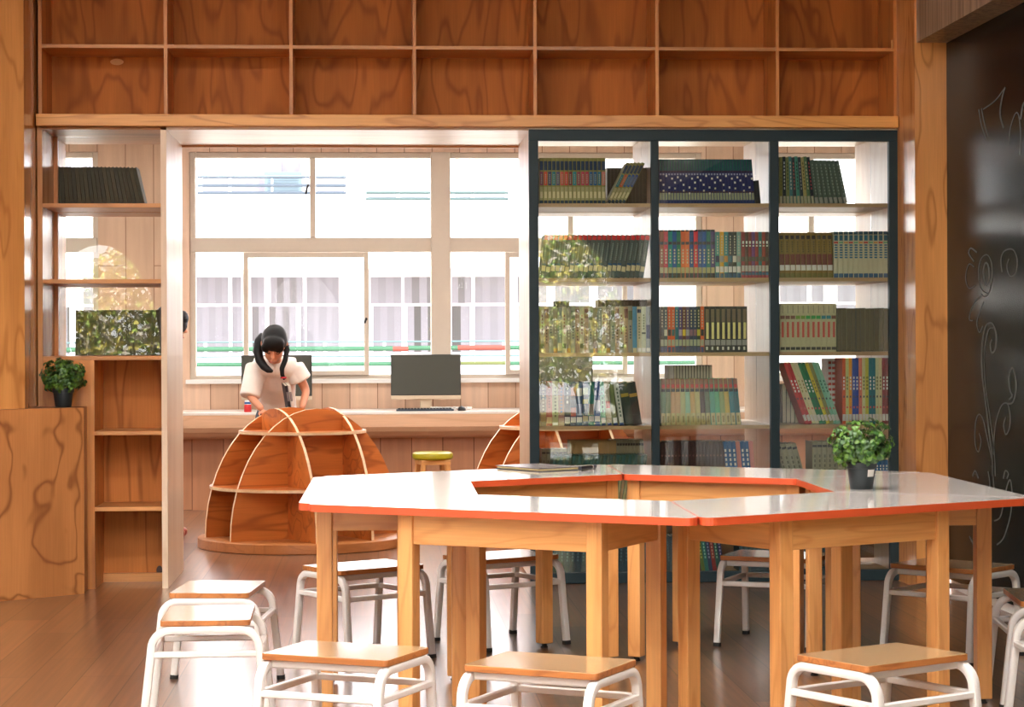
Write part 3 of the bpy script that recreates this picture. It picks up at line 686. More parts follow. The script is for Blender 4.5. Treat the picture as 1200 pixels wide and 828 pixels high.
K2 = [kid((206, 84, 40), 'orange-red'), kid((200, 200, 130), 'lime-cream', (120, 120, 70)), kid((226, 150, 30), 'orange'), kid((26, 66, 150), 'royal-blue'), kid((24, 60, 146), 'royal-blue'), kid((214, 120, 90), 'salmon'), kid((206, 206, 150), 'pale-lime', (120, 120, 70)), kid((190, 186, 70), 'mustard', (110, 110, 40)), kid((20, 110, 120), 'teal'), kid((20, 104, 116), 'teal'), kid((190, 196, 150), 'pistachio', (110, 110, 70)), kid((206, 196, 150), 'cream', (110, 110, 70)), kid((126, 34, 44), 'wine-red'), kid((120, 30, 40), 'wine-red')]
THN = [S((44, 92, 88), [(0.0, 0.75, (176, 168, 120)), (0.75, 0.8, (40, 60, 40))], (), 'thin teal-topped'), S((50, 84, 70), [(0.0, 0.78, (186, 150, 110))], (), 'thin green-topped')]
CHO = [S((62, 42, 40), (), [(0.74, 0.77, -.2, .2, (130, 90, 84))], 'dark chocolate')]
BLP = [S((30, 90, 140), [(0.0, 0.2, (180, 180, 160)), (0.22, 0.3, (30, 60, 60))], title(0.5, 0.9, WH, 5, .2), 'blue'), S((206, 130, 120), [(0.0, 0.2, (180, 180, 160)), (0.22, 0.3, (30, 60, 60))], (), 'pink')]
PAL = [S((150, 146, 120), [(0.9, 0.94, (60, 60, 60))], title(0.3, 0.8, (100, 96, 76), 6, .14), 'pale khaki')]
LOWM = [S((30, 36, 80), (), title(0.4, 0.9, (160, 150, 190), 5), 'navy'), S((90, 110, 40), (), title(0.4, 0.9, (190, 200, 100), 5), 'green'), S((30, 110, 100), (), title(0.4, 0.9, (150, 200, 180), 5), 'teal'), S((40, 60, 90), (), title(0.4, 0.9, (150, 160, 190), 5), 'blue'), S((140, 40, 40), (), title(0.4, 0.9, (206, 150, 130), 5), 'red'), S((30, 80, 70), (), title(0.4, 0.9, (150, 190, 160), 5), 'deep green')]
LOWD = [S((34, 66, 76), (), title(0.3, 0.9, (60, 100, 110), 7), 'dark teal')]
DRK = [S((60, 54, 42), (), (), 'dark', (60, 56, 42)), S((78, 70, 52), (), (), 'dark', (60, 56, 42))]  # rear rows, page edges darkened as if standing in shade

ORD = 'first second third fourth fifth sixth seventh eighth ninth tenth eleventh twelfth thirteenth fourteenth fifteenth sixteenth seventeenth eighteenth nineteenth twentieth'.split()
ORD += ['twenty-' + w for w in ORD[:9]] + ['thirtieth'] + ['thirty-' + w for w in ORD[:9]]
ROWN = ['top', 'second', 'third', 'fourth', 'fifth', 'lowest']
BAYN = ['left', 'middle', 'right']
PROTO = {}
COUNT = {}
rng = random.Random(7)
STUFF = MB(); STUFF_M = []

def row(bay, r, x0, x1, n, ytop, styles, a0=0.0, a1=None, yoff=0.05, stuff=False, d=0.185, where=None, zb=None, flip=False, jitter=0.0, topw=None, cyc=None):
    """n books between photo columns x0 and x1 (at the shelf), leaning a0..a1 degrees (positive: top to the right)."""
    a1 = a0 if a1 is None else a1
    Yb = Y0 + yoff
    X0, X1 = PX(x0, Yb), PX(x1, Yb)
    if zb is None: zb = ZCS[r] + 0.0102
    h0 = PZ(ytop, Yb, (x0 + x1) / 2) - zb
    angs = [math.radians(a0 + (a1 - a0) * i / max(1, n - 1)) for i in range(n)]
    h0 /= math.cos((abs(angs[0]) + abs(angs[-1])) / 2)
    gaps = [0.0] + [h0 * max(0.0, math.sin(p) - math.sin(q)) if p <= 0 else h0 * max(0.0, math.sin(p) - math.sin(q)) for p, q in zip(angs, angs[1:])]
    t = (X1 - X0 - sum(gaps)) / sum(1 / math.cos(q) for q in angs) * 0.985
    h0 = max(0.08, h0 - t * math.sin(abs(angs[-1])))
    xcur = X0
    for i in range(n):
        f = i / max(1, n - 1)
        a = angs[i]
        st = styles[i % len(styles)] if cyc is None else styles[cyc[i % len(cyc)]]
        h = h0 + (rng.uniform(-jitter, jitter) if jitter else 0)
        z = zb + t / 2 * math.sin(abs(a)) + 0.0002
        wd = t / math.cos(a) / 0.985
        x = xcur + gaps[i] + wd / 2; xcur += gaps[i] + wd
        y = Yb + rng.uniform(0, 0.004)
        if stuff:
            M = Matrix.Translation((x, y + (d if flip else 0), z)) @ Matrix.Rotation(a, 4, 'Y')
            if flip: M = M @ Matrix.Rotation(PI, 4, 'Z')
            book_mesh(STUFF, t, h, d, st, STUFF_M, M)
            continue
        key = (id(st), round(t, 5), round(h, 3) if not jitter else round(h0, 3))
        if key not in PROTO:
            mb, mats = MB(), []
            book_mesh(mb, t, h, d, st, mats)
            ob = mb.build('book', mats); PROTO[key] = ob
        else:
            ob = PROTO[key].copy(); COL.objects.link(ob)
        ob.location = (x, y + (d if flip else 0), z)
        ob.rotation_euler = (0, -a if flip else a, PI if flip else 0)
        k = (bay, r); COUNT[k] = COUNT.get(k, 0) + 1
        o_ = ORD[COUNT[k] - 1]
        if bay >= 0:
            tag(ob, '%s book, %s from left, %s shelf, %s bay of glass cabinet' % (st['n'], o_, ROWN[r], BAYN[bay]), 'book', 'books on the %s shelf of the %s bay' % (ROWN[r], BAYN[bay]))
        else:
            tag(ob, 'book with shade-browned page edges, %s from left, %s shelf of left wooden bookcase' % (o_, where), 'book', 'books on the %s shelf of the left bookcase' % where)

# left bay
row(0, 0, 632.5, 710, 16, 185, ENC)
row(0, 0, 711.5, 733, 5, 190, ENCL, 27)
row(0, 1, 633, 754, 22, 274.5, GRN, 6, 9.5, cyc=[0, 1, 0, 0])
row(0, 2, 632.5, 741, 21, 359.5, MIX3, cyc=[0, 3, 1, 2, 4, 0, 2, 1, 3], jitter=0.006)
row(0, 2, 741, 762, 4, 359, MIX3B)
row(0, 3, 632.5, 703, 10, 447, R4A, jitter=0.004)
row(0, 3, 704, 731, 4, 447, R4B[:4], -3, -8)
row(0, 3, 732, 752, 2, 447, R4B[4:], -9)
# middle bay
row(1, 0, 773, 885, 33, 186.3, DOT, 0, -4)
row(1, 0, 886, 892, 1, 211, [S((30, 34, 34), n='short black')], -5)
row(1, 1, 773, 838, 13, 269, BR)
row(1, 1, 838.5, 868.5, 6, 271.5, SC2)
row(1, 1, 869, 901, 8, 271.5, WIN)
row(1, 2, 773.5, 825, 12, 359, DK3)
row(1, 2, 825.5, 875.5, 8, 358.8, BLK)
row(1, 3, 774, 868, 16, 443.3, TAL, 0, -5)
# right bay
row(2, 0, 914, 955, 10, 183.5, C31, 0, -6, jitter=0.003)
row(2, 0, 955.5, 994, 7, 187, C31B, -7, -12)
row(2, 1, 914, 976.5, 10, 272, BRN, -1.5)
row(2, 1, 977, 1041, 11, 271, BLU)
row(2, 2, 914, 980, 11, 355.5, CRD, cyc=[0, 0, 0, 1, 1, 2, 2, 2, 3, 3, 0])
row(2, 2, 981, 1041, 11, 361, PLN, jitter=0.004, cyc=[0, 1, 3, 2, 2, 1, 3, 0, 0, 1, 0], flip=True)
row(2, 3, 943, 985, 10, 424.5, K1, -20)
row(2, 3, 986.5, 1041, 14, 419.3, K2)
# fifth and lowest shelves, rear rows: only partly seen
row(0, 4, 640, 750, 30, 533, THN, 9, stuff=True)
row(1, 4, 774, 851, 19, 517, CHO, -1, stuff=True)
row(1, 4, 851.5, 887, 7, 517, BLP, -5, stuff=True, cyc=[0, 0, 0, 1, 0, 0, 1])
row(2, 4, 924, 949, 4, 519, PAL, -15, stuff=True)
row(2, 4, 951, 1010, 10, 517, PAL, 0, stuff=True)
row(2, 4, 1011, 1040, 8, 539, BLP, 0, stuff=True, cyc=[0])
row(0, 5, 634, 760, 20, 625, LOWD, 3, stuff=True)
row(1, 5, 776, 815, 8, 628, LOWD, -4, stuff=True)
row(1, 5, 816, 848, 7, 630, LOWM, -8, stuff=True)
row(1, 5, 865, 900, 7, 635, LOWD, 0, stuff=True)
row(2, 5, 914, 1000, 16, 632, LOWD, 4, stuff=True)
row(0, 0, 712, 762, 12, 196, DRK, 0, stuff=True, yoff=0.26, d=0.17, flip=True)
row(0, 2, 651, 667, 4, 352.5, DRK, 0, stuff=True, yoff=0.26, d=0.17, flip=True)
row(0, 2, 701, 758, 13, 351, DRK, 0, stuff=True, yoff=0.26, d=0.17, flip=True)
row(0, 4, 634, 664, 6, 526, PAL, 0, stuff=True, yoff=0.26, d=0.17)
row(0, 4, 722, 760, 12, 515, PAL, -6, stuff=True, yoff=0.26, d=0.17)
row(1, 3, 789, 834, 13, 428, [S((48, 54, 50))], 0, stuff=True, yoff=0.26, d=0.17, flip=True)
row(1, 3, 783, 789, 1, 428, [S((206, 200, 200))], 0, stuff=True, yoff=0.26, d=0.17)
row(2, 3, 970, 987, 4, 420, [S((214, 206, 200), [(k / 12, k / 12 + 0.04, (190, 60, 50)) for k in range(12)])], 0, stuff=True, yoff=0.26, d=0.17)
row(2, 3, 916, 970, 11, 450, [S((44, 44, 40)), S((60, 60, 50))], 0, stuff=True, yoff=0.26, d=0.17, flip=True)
bo = STUFF.build('books', STUFF_M)
tag(bo, 'remaining small books in rear rows and on the lowest two shelves', 'books', None, 'stuff')
# left wooden bookcase: page edges towards us, their shade put into the colour
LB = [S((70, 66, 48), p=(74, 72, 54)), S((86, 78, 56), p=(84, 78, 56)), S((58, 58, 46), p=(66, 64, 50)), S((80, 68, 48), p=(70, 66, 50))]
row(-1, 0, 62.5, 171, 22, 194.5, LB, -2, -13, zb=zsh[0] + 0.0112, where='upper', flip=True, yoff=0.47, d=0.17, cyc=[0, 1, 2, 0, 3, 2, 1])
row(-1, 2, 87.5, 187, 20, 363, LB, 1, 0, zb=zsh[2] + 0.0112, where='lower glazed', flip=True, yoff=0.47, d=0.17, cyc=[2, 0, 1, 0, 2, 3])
# a brown card box beside the thin books, on the fifth shelf of the left bay
xa, xb = PX(667, Y0 + 0.27), PX(721, Y0 + 0.27); zb_ = ZCS[4] + 0.0102; hb = PZ(516, Y0 + 0.27, 690) - zb_
mb = MB(); mb.box(xa, xb, Y0 + 0.26, Y0 + 0.265, zb_, zb_ + hb); mb.box(xa, xb, Y0 + 0.425, Y0 + 0.43, zb_, zb_ + hb)
mb.box(xa, xa + 0.004, Y0 + 0.265, Y0 + 0.425, zb_, zb_ + hb); mb.box(xb - 0.004, xb, Y0 + 0.265, Y0 + 0.425, zb_, zb_ + hb); mb.box(xa, xb, Y0 + 0.265, Y0 + 0.425, zb_, zb_ + 0.004)
tag(mb.build('file_box', plain('brown_card', srgb(170, 136, 86), 0.7)), 'brown card file box behind thin books, fifth shelf, left bay', 'box')

# ------------------------------------------------------------------ hexagon of trapezoid tables
R_, r_ = 1.42, 0.72
HC = (0.972, 7.741); HA = math.radians(-90.4)
yo, yi = -R_ * math.cos(PI / 6), -r_ * math.cos(PI / 6)
ym = (yo + yi) / 2
def make_table():
    t = empty('trapezoid_table')
    g = 0.002
    trap = [(-R_ / 2 + g, yo - ym), (R_ / 2 - g, yo - ym), (r_ / 2 - g, yi - ym), (-r_ / 2 + g, yi - ym)]
    outer = fillet(trap, 0.034, 6)
    sh = []
    c = Vector((0, 0))
    trap2 = [(-R_ / 2 + g + 0.0022, yo - ym + 0.0012), (R_ / 2 - g - 0.0022, yo - ym + 0.0012), (r_ / 2 - g - 0.0008, yi - ym - 0.0012), (-r_ / 2 + g + 0.0008, yi - ym - 0.0012)]
    inner = fillet(trap2, 0.0328, 6)
    MB().prism(inner, 0.727, 0.7503).build('tabletop', laminate, t)
    MB().ring(outer, inner, 0.7255, 0.7497).build('edge_band', orange_edge, t)
    lx, ly0, ly1 = 0.335, yo - ym + 0.075, yi - ym - 0.065
    h = 0.027
    for sx, yy in ((-1, ly0), (1, ly0), (-1, ly1), (1, ly1)):
        l = MB().box(-h, h, -h, h, 0.018, 0.7265).build('leg', oak_leg, t, bevel=0.004, loc=(sx * lx, yy, 0))
        MB().lathe([(0.014, 0.0), (0.016, 0.003), (0.012, 0.006), (0.009, 0.018)], n=12).build('foot_pad', rubber, l)
    for yy in (ly0, ly1):
        MB().box(-lx + h, lx - h, -0.011, 0.011, 0.628, 0.7255).build('apron', oak_rail, t, bevel=0.002, loc=(0, yy + (0.008 if yy > 0 else -0.008), 0))
    for sx in (-1, 1):
        a = MB().box(-(ly1 - ly0) / 2 + h, (ly1 - ly0) / 2 - h, -0.011, 0.011, 0.628, 0.7255).build('apron', oak_rail, t, bevel=0.002, loc=(sx * (lx + 0.006), (ly0 + ly1) / 2, 0))
        a.rotation_euler = (0, 0, PI / 2)
    return t
tb0 = make_table()
TL = ['near left table of the hexagon, closest to the white stools', 'near right table of the hexagon, closest to the right foreground stool', 'right-hand table of the hexagon, the potted plant standing on it', 'far right table of the hexagon, before the right cabinet doors', 'far left table of the hexagon, dark folder lying on it', 'left-hand table of the hexagon, nearest the round dome shelf']
for k in range(6):
    al = HA + PI / 6 * (-1 + 2 * k)      # outward direction
    t = tb0 if k == 0 else copy_tree(tb0)
    t.location = (HC[0] + (-ym) * math.cos(al), HC[1] + (-ym) * math.sin(al), 0)
    t.rotation_euler = (0, 0, al + PI / 2)
    tag(t, 'white-topped trapezoid table with orange edge, ' + TL[k], 'table', 'tables set in a hexagon')
    t['label'] = TL[k].replace('table', 'white orange-edged table', 1)

# ------------------------------------------------------------------ stools
def make_stool():
    s = empty('stool')
    SH, sl, ss = 0.374, 0.205, 0.146
    tp = fillet([(-sl, -ss), (sl, -ss), (sl, ss), (-sl, ss)], 0.014, 4)
    mb = MB(); mb.prism(tp, SH - 0.019, SH, 1, top=0)
    mb.build('seat', [seat_w, seat_edge], s, bevel=0.002)
    zt = SH - 0.032
    def upath(y_sign=None, x=0):
        ft, top, rb = 0.205, 0.168, 0.060
        pts = [(x * 1.03, -ft, 0.008)]
        def leg(z): return ft + (top - ft) * (z / zt)
        zb = zt - rb
        pts.append((x * 1.015, -leg(zb * 0.5), zb * 0.5)); pts.append((x, -leg(zb), zb))
        y0 = -leg(zb); y1 = y0 + rb + 0.004
        for k in range(1, 8):
            t = PI / 2 * k / 7
            pts.append((x, y1 - (y1 - y0) * math.cos(t), zb + rb * math.sin(t)))
        return pts + [(p[0], -p[1], p[2]) for p in pts[::-1]]
    for sx in (-1, 1):
        MB().tube(upath(x=sx * 0.192), 0.0138, 12, up=(1, 0, 0), square=True).build('leg_frame', white_tube, s, smooth=True)
        for sy in (-1, 1):
            MB().tube([(sx * 0.192 * 1.03, sy * 0.205, 0.0), (sx * 0.192 * 1.028, sy * 0.2035, 0.016)], 0.0155, 12, up=(1, 0, 0), square=True).build('foot_cap', rubber, s, smooth=True)
    zr = 0.262; yl = 0.205 + (0.168 - 0.205) * (zr / zt)
    for sy in (-1, 1):
        MB().tube([(-0.192, sy * yl, zr), (0.192, sy * yl, zr)], 0.0105, 8, square=True).build('stretcher', white_tube, s, smooth=True)
        MB().tube([(-0.192, sy * 0.112, zt), (0.192, sy * 0.112, zt)], 0.0125, 8, square=True).build('seat_rail', white_tube, s, smooth=True)
    for sx in (-1, 1):
        MB().tube([(sx * 0.194, -yl, zr), (sx * 0.194, yl, zr)], 0.0105, 8, square=True).build('stretcher', white_tube, s, smooth=True)
    return s
st0 = make_stool()
STO = [(-0.594, 7.985, 84.5, 'rear stool of the foreground left pair, seat shining white'),
       (-0.569, 7.219, 91.0, 'front stool of the foreground left pair, seat shining white'),
       (-0.096, 6.30, -26.0, 'foreground stool under the left end of the near left table'),
       (0.485, 6.015, -29.0, 'foreground stool between the two near tables, at the bottom centre'),
       (1.452, 6.083, 31.5, 'wood-topped stool nearest the lower right corner, brown seat'),
       (-0.062, 8.71, 33, 'far stool behind the left-hand table, nearer the dome shelf'),
       (0.520, 9.07, 30, 'far stool behind the dark folder table'),
       (1.685, 8.965, -27, 'far stool before the middle bay of the glass cabinet'),
       (2.318, 8.508, -46, 'far stool in the corner between wooden pillar and blackboard'),
       (2.392, 7.44, -98, 'stool on the right beside the blackboard, half cut by the frame'),
       (2.300, 6.83, 88, 'stool at the right border, only its white leg showing')]
for i, (x, y, a, lb) in enumerate(STO):
    s = st0 if i == 0 else copy_tree(st0)
    s.location = (x, y, 0); s.rotation_euler = (0, 0, math.radians(a))
    tag(s, lb, 'stool', 'white-framed stools around the tables')

# ------------------------------------------------------------------ dome shelves
def make_dome(x, y, rz):
    d = empty('dome_shelf', (x, y, 0), rz)
    Rb, Hd, zb, off, th = 0.615, 0.845, 0.062, 0.19, 0.018
    MB().lathe([(0.655, 0.0), (0.66, 0.004), (0.66, zb - 0.004), (0.655, zb)], n=64).build('base_plate', wood('dome_base', srgb(190, 120, 66), srgb(140, 82, 40), 'X', dens=1.5, lines=0.3), d, smooth=True)
    def prof(a):
        pts = []
        for k in range(25):
            t = PI * k / 24
            w = math.sqrt(max(0, Rb * Rb - a * a)); h = Hd * math.sqrt(1 - (a / Rb) ** 2)
            pts.append((w * math.cos(t), zb + h * math.sin(t)))
        return pts
    for ax in (0, 1):
        for sg in (-1, 1):
            M = Matrix.Translation((0, sg * off, 0)) @ Matrix.Rotation(PI / 2, 4, 'X')
            if ax: M = Matrix.Rotation(PI / 2, 4, 'Z') @ M
            mb = MB(); p = prof(off)
            a = [mb.bm.verts.new(M @ Vector((q[0], q[1], -th / 2))) for q in p]; b = [mb.bm.verts.new(M @ Vector((q[0], q[1], th / 2))) for q in p]
            for i in range(len(p)):
                j = (i + 1) % len(p)
                mb.bm.faces.new((a[i], a[j], b[j], b[i])).material_index = 1
            mb.bm.faces.new(b); mb.bm.faces.new(a[::-1])
            mb.build('rib_panel', [ply_dome, ply_edge], d)
    for z in (0.375, 0.717):
        r = Rb * math.sqrt(1 - ((z - zb) / Hd) ** 2) + 0.014
        mb = MB(); n = 56
        mb.prism([(r * math.cos(2 * PI * k / n), r * math.sin(2 * PI * k / n)) for k in range(n)], z - 0.009, z + 0.009, 1, top=0)
        mb.build('shelf', [ply_dome, ply_edge], d)
    return d
d1 = make_dome(-0.475, 13.56, math.radians(28))
tag(d1, 'round dome-shaped orange plywood shelf in front of the girl', 'shelf')
d2 = copy_tree(d1); d2.location = (1.20, 14.0, 0); d2.rotation_euler = (0, 0, math.radians(20))
tag(d2, 'second orange dome shelf half hidden behind the black cabinet frame', 'shelf')

# ------------------------------------------------------------------ computers on the desk
scr_m = plain('dark_screen', srgb(66, 68, 60), 0.45, var=0.03)  # grey-green reflection of the room put into the screen colour
silver = plain('champagne_plastic', srgb(206, 186, 160), 0.35, 0.1)
blackp = plain('black_plastic', srgb(30, 30, 32), 0.4)
def make_monitor():
    m = empty('monitor')
    MB().box(-0.272, 0.272, -0.012, 0.012, 0.112, 0.430).build('screen_housing', blackp, m, bevel=0.004)
    MB().box(-0.266, 0.266, -0.0135, -0.0125, 0.118, 0.424).build('screen', scr_m, m)
    MB().box(-0.272, 0.272, -0.013, 0.012, 0.082, 0.1115).build('chin', silver, m, bevel=0.003)
    mb = MB(); mb.box(-0.045, 0.045, 0.013, 0.03, 0.012, 0.2); mb.prism(fillet([(-0.10, -0.09), (0.10, -0.09), (0.10, 0.09), (-0.10, 0.09)], 0.02), 0, 0.012)
    mb.build('stand', silver, m, bevel=0.003)
    return m
mo = make_monitor()
for i, (x, lb) in enumerate(((-0.780, 'dark monitor behind the girl on the computer desk'), (0.375, 'dark switched-off monitor with keyboard before it'), (1.408, 'dark monitor almost hidden behind the black cabinet frame'))):
    m = mo if i == 0 else copy_tree(mo)
    m.location = (x, 16.62, zt0 if False else 0.7522)
    tag(m, lb, 'monitor', 'monitors on the computer desk')
def make_keyboard():
    k = empty('keyboard')
    mb = MB(); mb.box(-0.22, 0.22, -0.065, 0.065, 0.0, 0.014); mb.build('body', plain('keyboard_body', srgb(40, 54, 70), 0.4), k, bevel=0.003)
    mb = MB()
    for r in range(5):
        for c in range(17):
            x = -0.205 + c * 0.0243; y = -0.05 + r * 0.0245
            mb.box(x, x + 0.019, y, y + 0.019, 0.0145, 0.021)
    mb.build('key', plain('key_caps', srgb(30, 32, 36), 0.5), k)
    return k
kb = make_keyboard(); kx, _ = atY(498, 478, 16.35); kb.location = (kx, 16.36, 0.7522)
tag(kb, 'dark keyboard lying in front of the switched-off monitor', 'keyboard')
ms = empty('computer_mouse', (PX(541, 16.36, 478), 16.35, 0.7522))
mb = MB()
for k in range(7):
    pass
prof_ = [(0.0305, 0.0), (0.032, 0.008), (0.029, 0.02), (0.02, 0.029), (0.008, 0.033), (0.001, 0.0335)]
mb.lathe(prof_, n=20, M=Matrix.Diagonal((1.0, 1.7, 1.0, 1.0))); mb.build('shell', blackp, ms, smooth=True)
MB().tube([(0, 0.03, 0.02), (0, 0.022, 0.034), (0, 0.01, 0.0365)], 0.004).build('scroll_wheel', steel_m, ms)
tag(ms, 'small black mouse to the right of the keyboard', 'mouse')
cbx = PX(520, 16.45, 470)
mb = MB()
for j in range(3):
    pts = [(cbx - 0.10 + 0.09 * k * 0.5, 16.46 + 0.03 * math.sin(k * 1.7 + j), 0.757 + 0.02 * abs(math.sin(k * 1.1 + j))) for k in range(8)]
    mb.tube(pts, 0.005, 8)
tag(mb.build('cable', plain('white_cable', srgb(232, 230, 228), 0.5), smooth=True), 'tangled white cable on the desk beside the monitor stand', 'cable')
mb = MB(); rx = PX(533, 16.42, 475)
mb.tube([(rx - 0.02, 16.57, 0.775), (rx + 0.01, 16.54, 0.765), (rx + 0.035, 16.50, 0.757), (rx + 0.06, 16.48, 0.757)], 0.005)
tag(mb.build('cord', plain('red_cord', srgb(180, 50, 50), 0.5), smooth=True), 'short red cord next to the mouse', 'cord')
# little red bottle with blue-and-white cap
bt = empty('bottle', (-0.985, 16.30, 0.7522))
MB().lathe([(0.026, 0), (0.028, 0.004), (0.028, 0.05), (0.024, 0.058)], n=20).build('body', plain('red_plastic', srgb(206, 40, 44), 0.35), bt, smooth=True)
MB().lathe([(0.024, 0.0585), (0.024, 0.085), (0.02, 0.09)], n=20).build('cap', plain('white_plastic', srgb(230, 232, 236), 0.4), bt, smooth=True)
MB().lathe([(0.0245, 0.062), (0.0248, 0.064), (0.0248, 0.076), (0.0245, 0.078)], n=20).build('cap_band', plain('blue_plastic', srgb(36, 84, 150), 0.4), bt, smooth=True)
tag(bt, 'little red bottle with blue and white cap beside the girl', 'bottle')

# yellow stool
ys = empty('stool', (0.40, 15.62, 0), 0.2)
MB().lathe([(0.02, 0.42), (0.135, 0.42), (0.148, 0.432), (0.150, 0.45), (0.146, 0.466), (0.13, 0.476), (0.02, 0.479)], n=40).build('cushion', plain('mustard_vinyl', srgb(172, 160, 22), 0.35, coat=0.2), ys, smooth=True)
MB().box(-0.11, 0.11, -0.11, 0.11, 0.385, 0.4195).build('seat_frame', oak_rail, ys, bevel=0.003)
for sx in (-1, 1):
    for sy in (-1, 1):
        MB().tube([(sx * 0.125, sy * 0.125, 0.0), (sx * 0.088, sy * 0.088, 0.40)], 0.019, 8, square=True, up=(1, 0, 0)).build('leg', oak_leg, ys)
tag(ys, 'round stool with mustard-yellow cushion in front of the desk', 'stool')

# ------------------------------------------------------------------ folder and pen on the table
fo = empty('folder', (0.665, 8.815, 0.7505), math.radians(32))
MB().box(-0.112, 0.112, -0.152, 0.152, 0.0, 0.003).build('cover', plain('black_folder', srgb(26, 26, 30), 0.35), fo, bevel=0.001)
MB().box(-0.106, 0.108, -0.147, 0.147, 0.0035, 0.011).build('pages', plain('cream_pages', srgb(206, 190, 140), 0.7), fo)
MB().box(-0.112, 0.112, -0.152, 0.152, 0.0115, 0.0145).build('cover', plain('grey_folder', srgb(96, 90, 96), 0.25), fo, bevel=0.001)
MB().box(0.1085, 0.112, -0.152, 0.152, 0.0035, 0.0113).build('spine', plain('black_folder', srgb(26, 26, 30), 0.35), fo)
tag(fo, 'dark A4 folder with cream pages lying on the far left table', 'folder')
pe = empty('pen', (0.872, 8.78, 0.7595), math.radians(62))
MB().tube([(-0.10, 0, 0), (0.02, 0, 0)], 0.0088, 12, up=(0, 0, 1)).build('barrel', plain('black_pen', srgb(24, 28, 36), 0.3), pe, smooth=True)
MB().tube([(0.0205, 0, 0), (0.03, 0, 0)], 0.0089, 12).build('ring', label_m, pe, smooth=True)
MB().tube([(0.0305, 0, 0), (0.062, 0, 0), (0.066, 0, 0)], [0.0092, 0.0092, 0.006], 12).build('cap', plain('navy_pen', srgb(30, 40, 66), 0.3), pe, smooth=True)
tag(pe, 'thick dark marker pen lying next to the folder', 'pen')

# ------------------------------------------------------------------ potted plants
def leaf_into(mb, p, nrm, upv, L, W, mi=0):
    nrm = nrm.normalized(); s = nrm.cross(upv)
    if s.length < 1e-3: s = Vector((1, 0, 0))
    s.normalize(); t = s.cross(nrm).normalized()
    rows_ = [(0.0, 0.10), (0.3, 0.85), (0.62, 1.0), (0.88, 0.6), (1.0, 0.08)]
    pr = None
    for f, w in rows_:
        c = p + t * (L * f) + nrm * (L * 0.22 * math.sin(f * PI))
        a, b = c - s * (W * w / 2) + nrm * (W * 0.18 * w), c + s * (W * w / 2) + nrm * (W * 0.18 * w)
        v = (mb.bm.verts.new(a), mb.bm.verts.new(c), mb.bm.verts.new(b))
        if pr:
            mb.bm.faces.new((pr[0], pr[1], v[1], v[0])).material_index = mi
            mb.bm.faces.new((pr[1], pr[2], v[2], v[1])).material_index = mi
        pr = v
def make_plant():
    pl_ = empty('potted_plant')
    MB().lathe([(0.038, 0.0), (0.040, 0.002), (0.050, 0.074), (0.054, 0.075), (0.056, 0.096), (0.053, 0.098), (0.049, 0.092), (0.046, 0.082)], n=32, cap=True).build('pot', pot_m, pl_, smooth=True)
    MB().lathe([(0.0, 0.084), (0.047, 0.083)], n=24, cap=False).build('soil', soil_m, pl_)
    r = random.Random(3); lf = MB(); stm = MB()
    cc = Vector((0, 0, 0.162))
    for k in range(78):
        th, u = r.uniform(0, 2 * PI), r.uniform(-0.72, 1)
        q = math.sqrt(1 - u * u); rad = r.uniform(0.72, 1.2)
        dirn = Vector((q * math.cos(th), q * math.sin(th), u))
        tip = cc + Vector((dirn.x * 0.100, dirn.y * 0.100, dirn.z * 0.085)) * rad
        base = Vector((dirn.x * 0.02, dirn.y * 0.02, 0.085))
        mid = (base + tip) / 2 + Vector((0, 0, 0.012))
        stm.tube([base, mid, tip], 0.0011, 5)
        for f, cnt in ((1.0, 6), (0.80, 4), (0.6, 3)):
            pp = base.lerp(tip, f) if f < 1 else tip
            for j in range(cnt):
                an = 2 * PI * j / cnt + r.uniform(0, 2)
                e1 = dirn.orthogonal().normalized(); e2 = dirn.cross(e1)
                out = (e1 * math.cos(an) + e2 * math.sin(an)) * 0.9 + dirn * r.uniform(0.2, 0.9)
                nn = dirn + Vector((r.uniform(-.4, .4), r.uniform(-.4, .4), r.uniform(0, .6)))
                leaf_into(lf, pp, nn, out.cross(nn).cross(nn) * -1 if False else (out - nn.normalized() * out.dot(nn.normalized())).normalized(), r.uniform(0.017, 0.027), r.uniform(0.013, 0.019), 0 if r.random() < 0.48 else 1)
    stm.build('stem', plain('stem_green', srgb(70, 84, 40), 0.6), pl_)
    lf.build('foliage', [leaf_m, leaf_d], pl_, smooth=True)
    return pl_
pA = make_plant(); pA.location = (1.717, 7.500, 0.7505); pA.rotation_euler = (0, 0, 0.3)
tag(pA, 'small green plant in dark pot standing on the white table', 'plant', 'small potted plants')
pB = copy_tree(pA); pB.location = (-1.612, 11.085, 0.9525); pB.scale = (1.06, 1.0, 1.0); pB.rotation_euler = (0, 0, 2.2)
tag(pB, 'small plant in dark pot on the plywood corner cabinet', 'plant', 'small potted plants')
sl = MB()
for k in range(5):
    a0, a1 = -PI / 2 + 0.25 + 0.13 * k, -PI / 2 + 0.25 + 0.13 * (k + 1)
    f = lambda z: 0.0404 + (z - 0.002) * (0.010 / 0.072) + 0.0006
    sl.poly([(f(z) * math.cos(a), f(z) * math.sin(a), z) for a, z in ((a0, 0.046), (a1, 0.046), (a1, 0.071), (a0, 0.071))])
sl_o = sl.build('sticker', label_m, pA); sl_o.rotation_euler = (0, 0, -0.3); sl_o['label'] = 'white paper sticker on the pot'

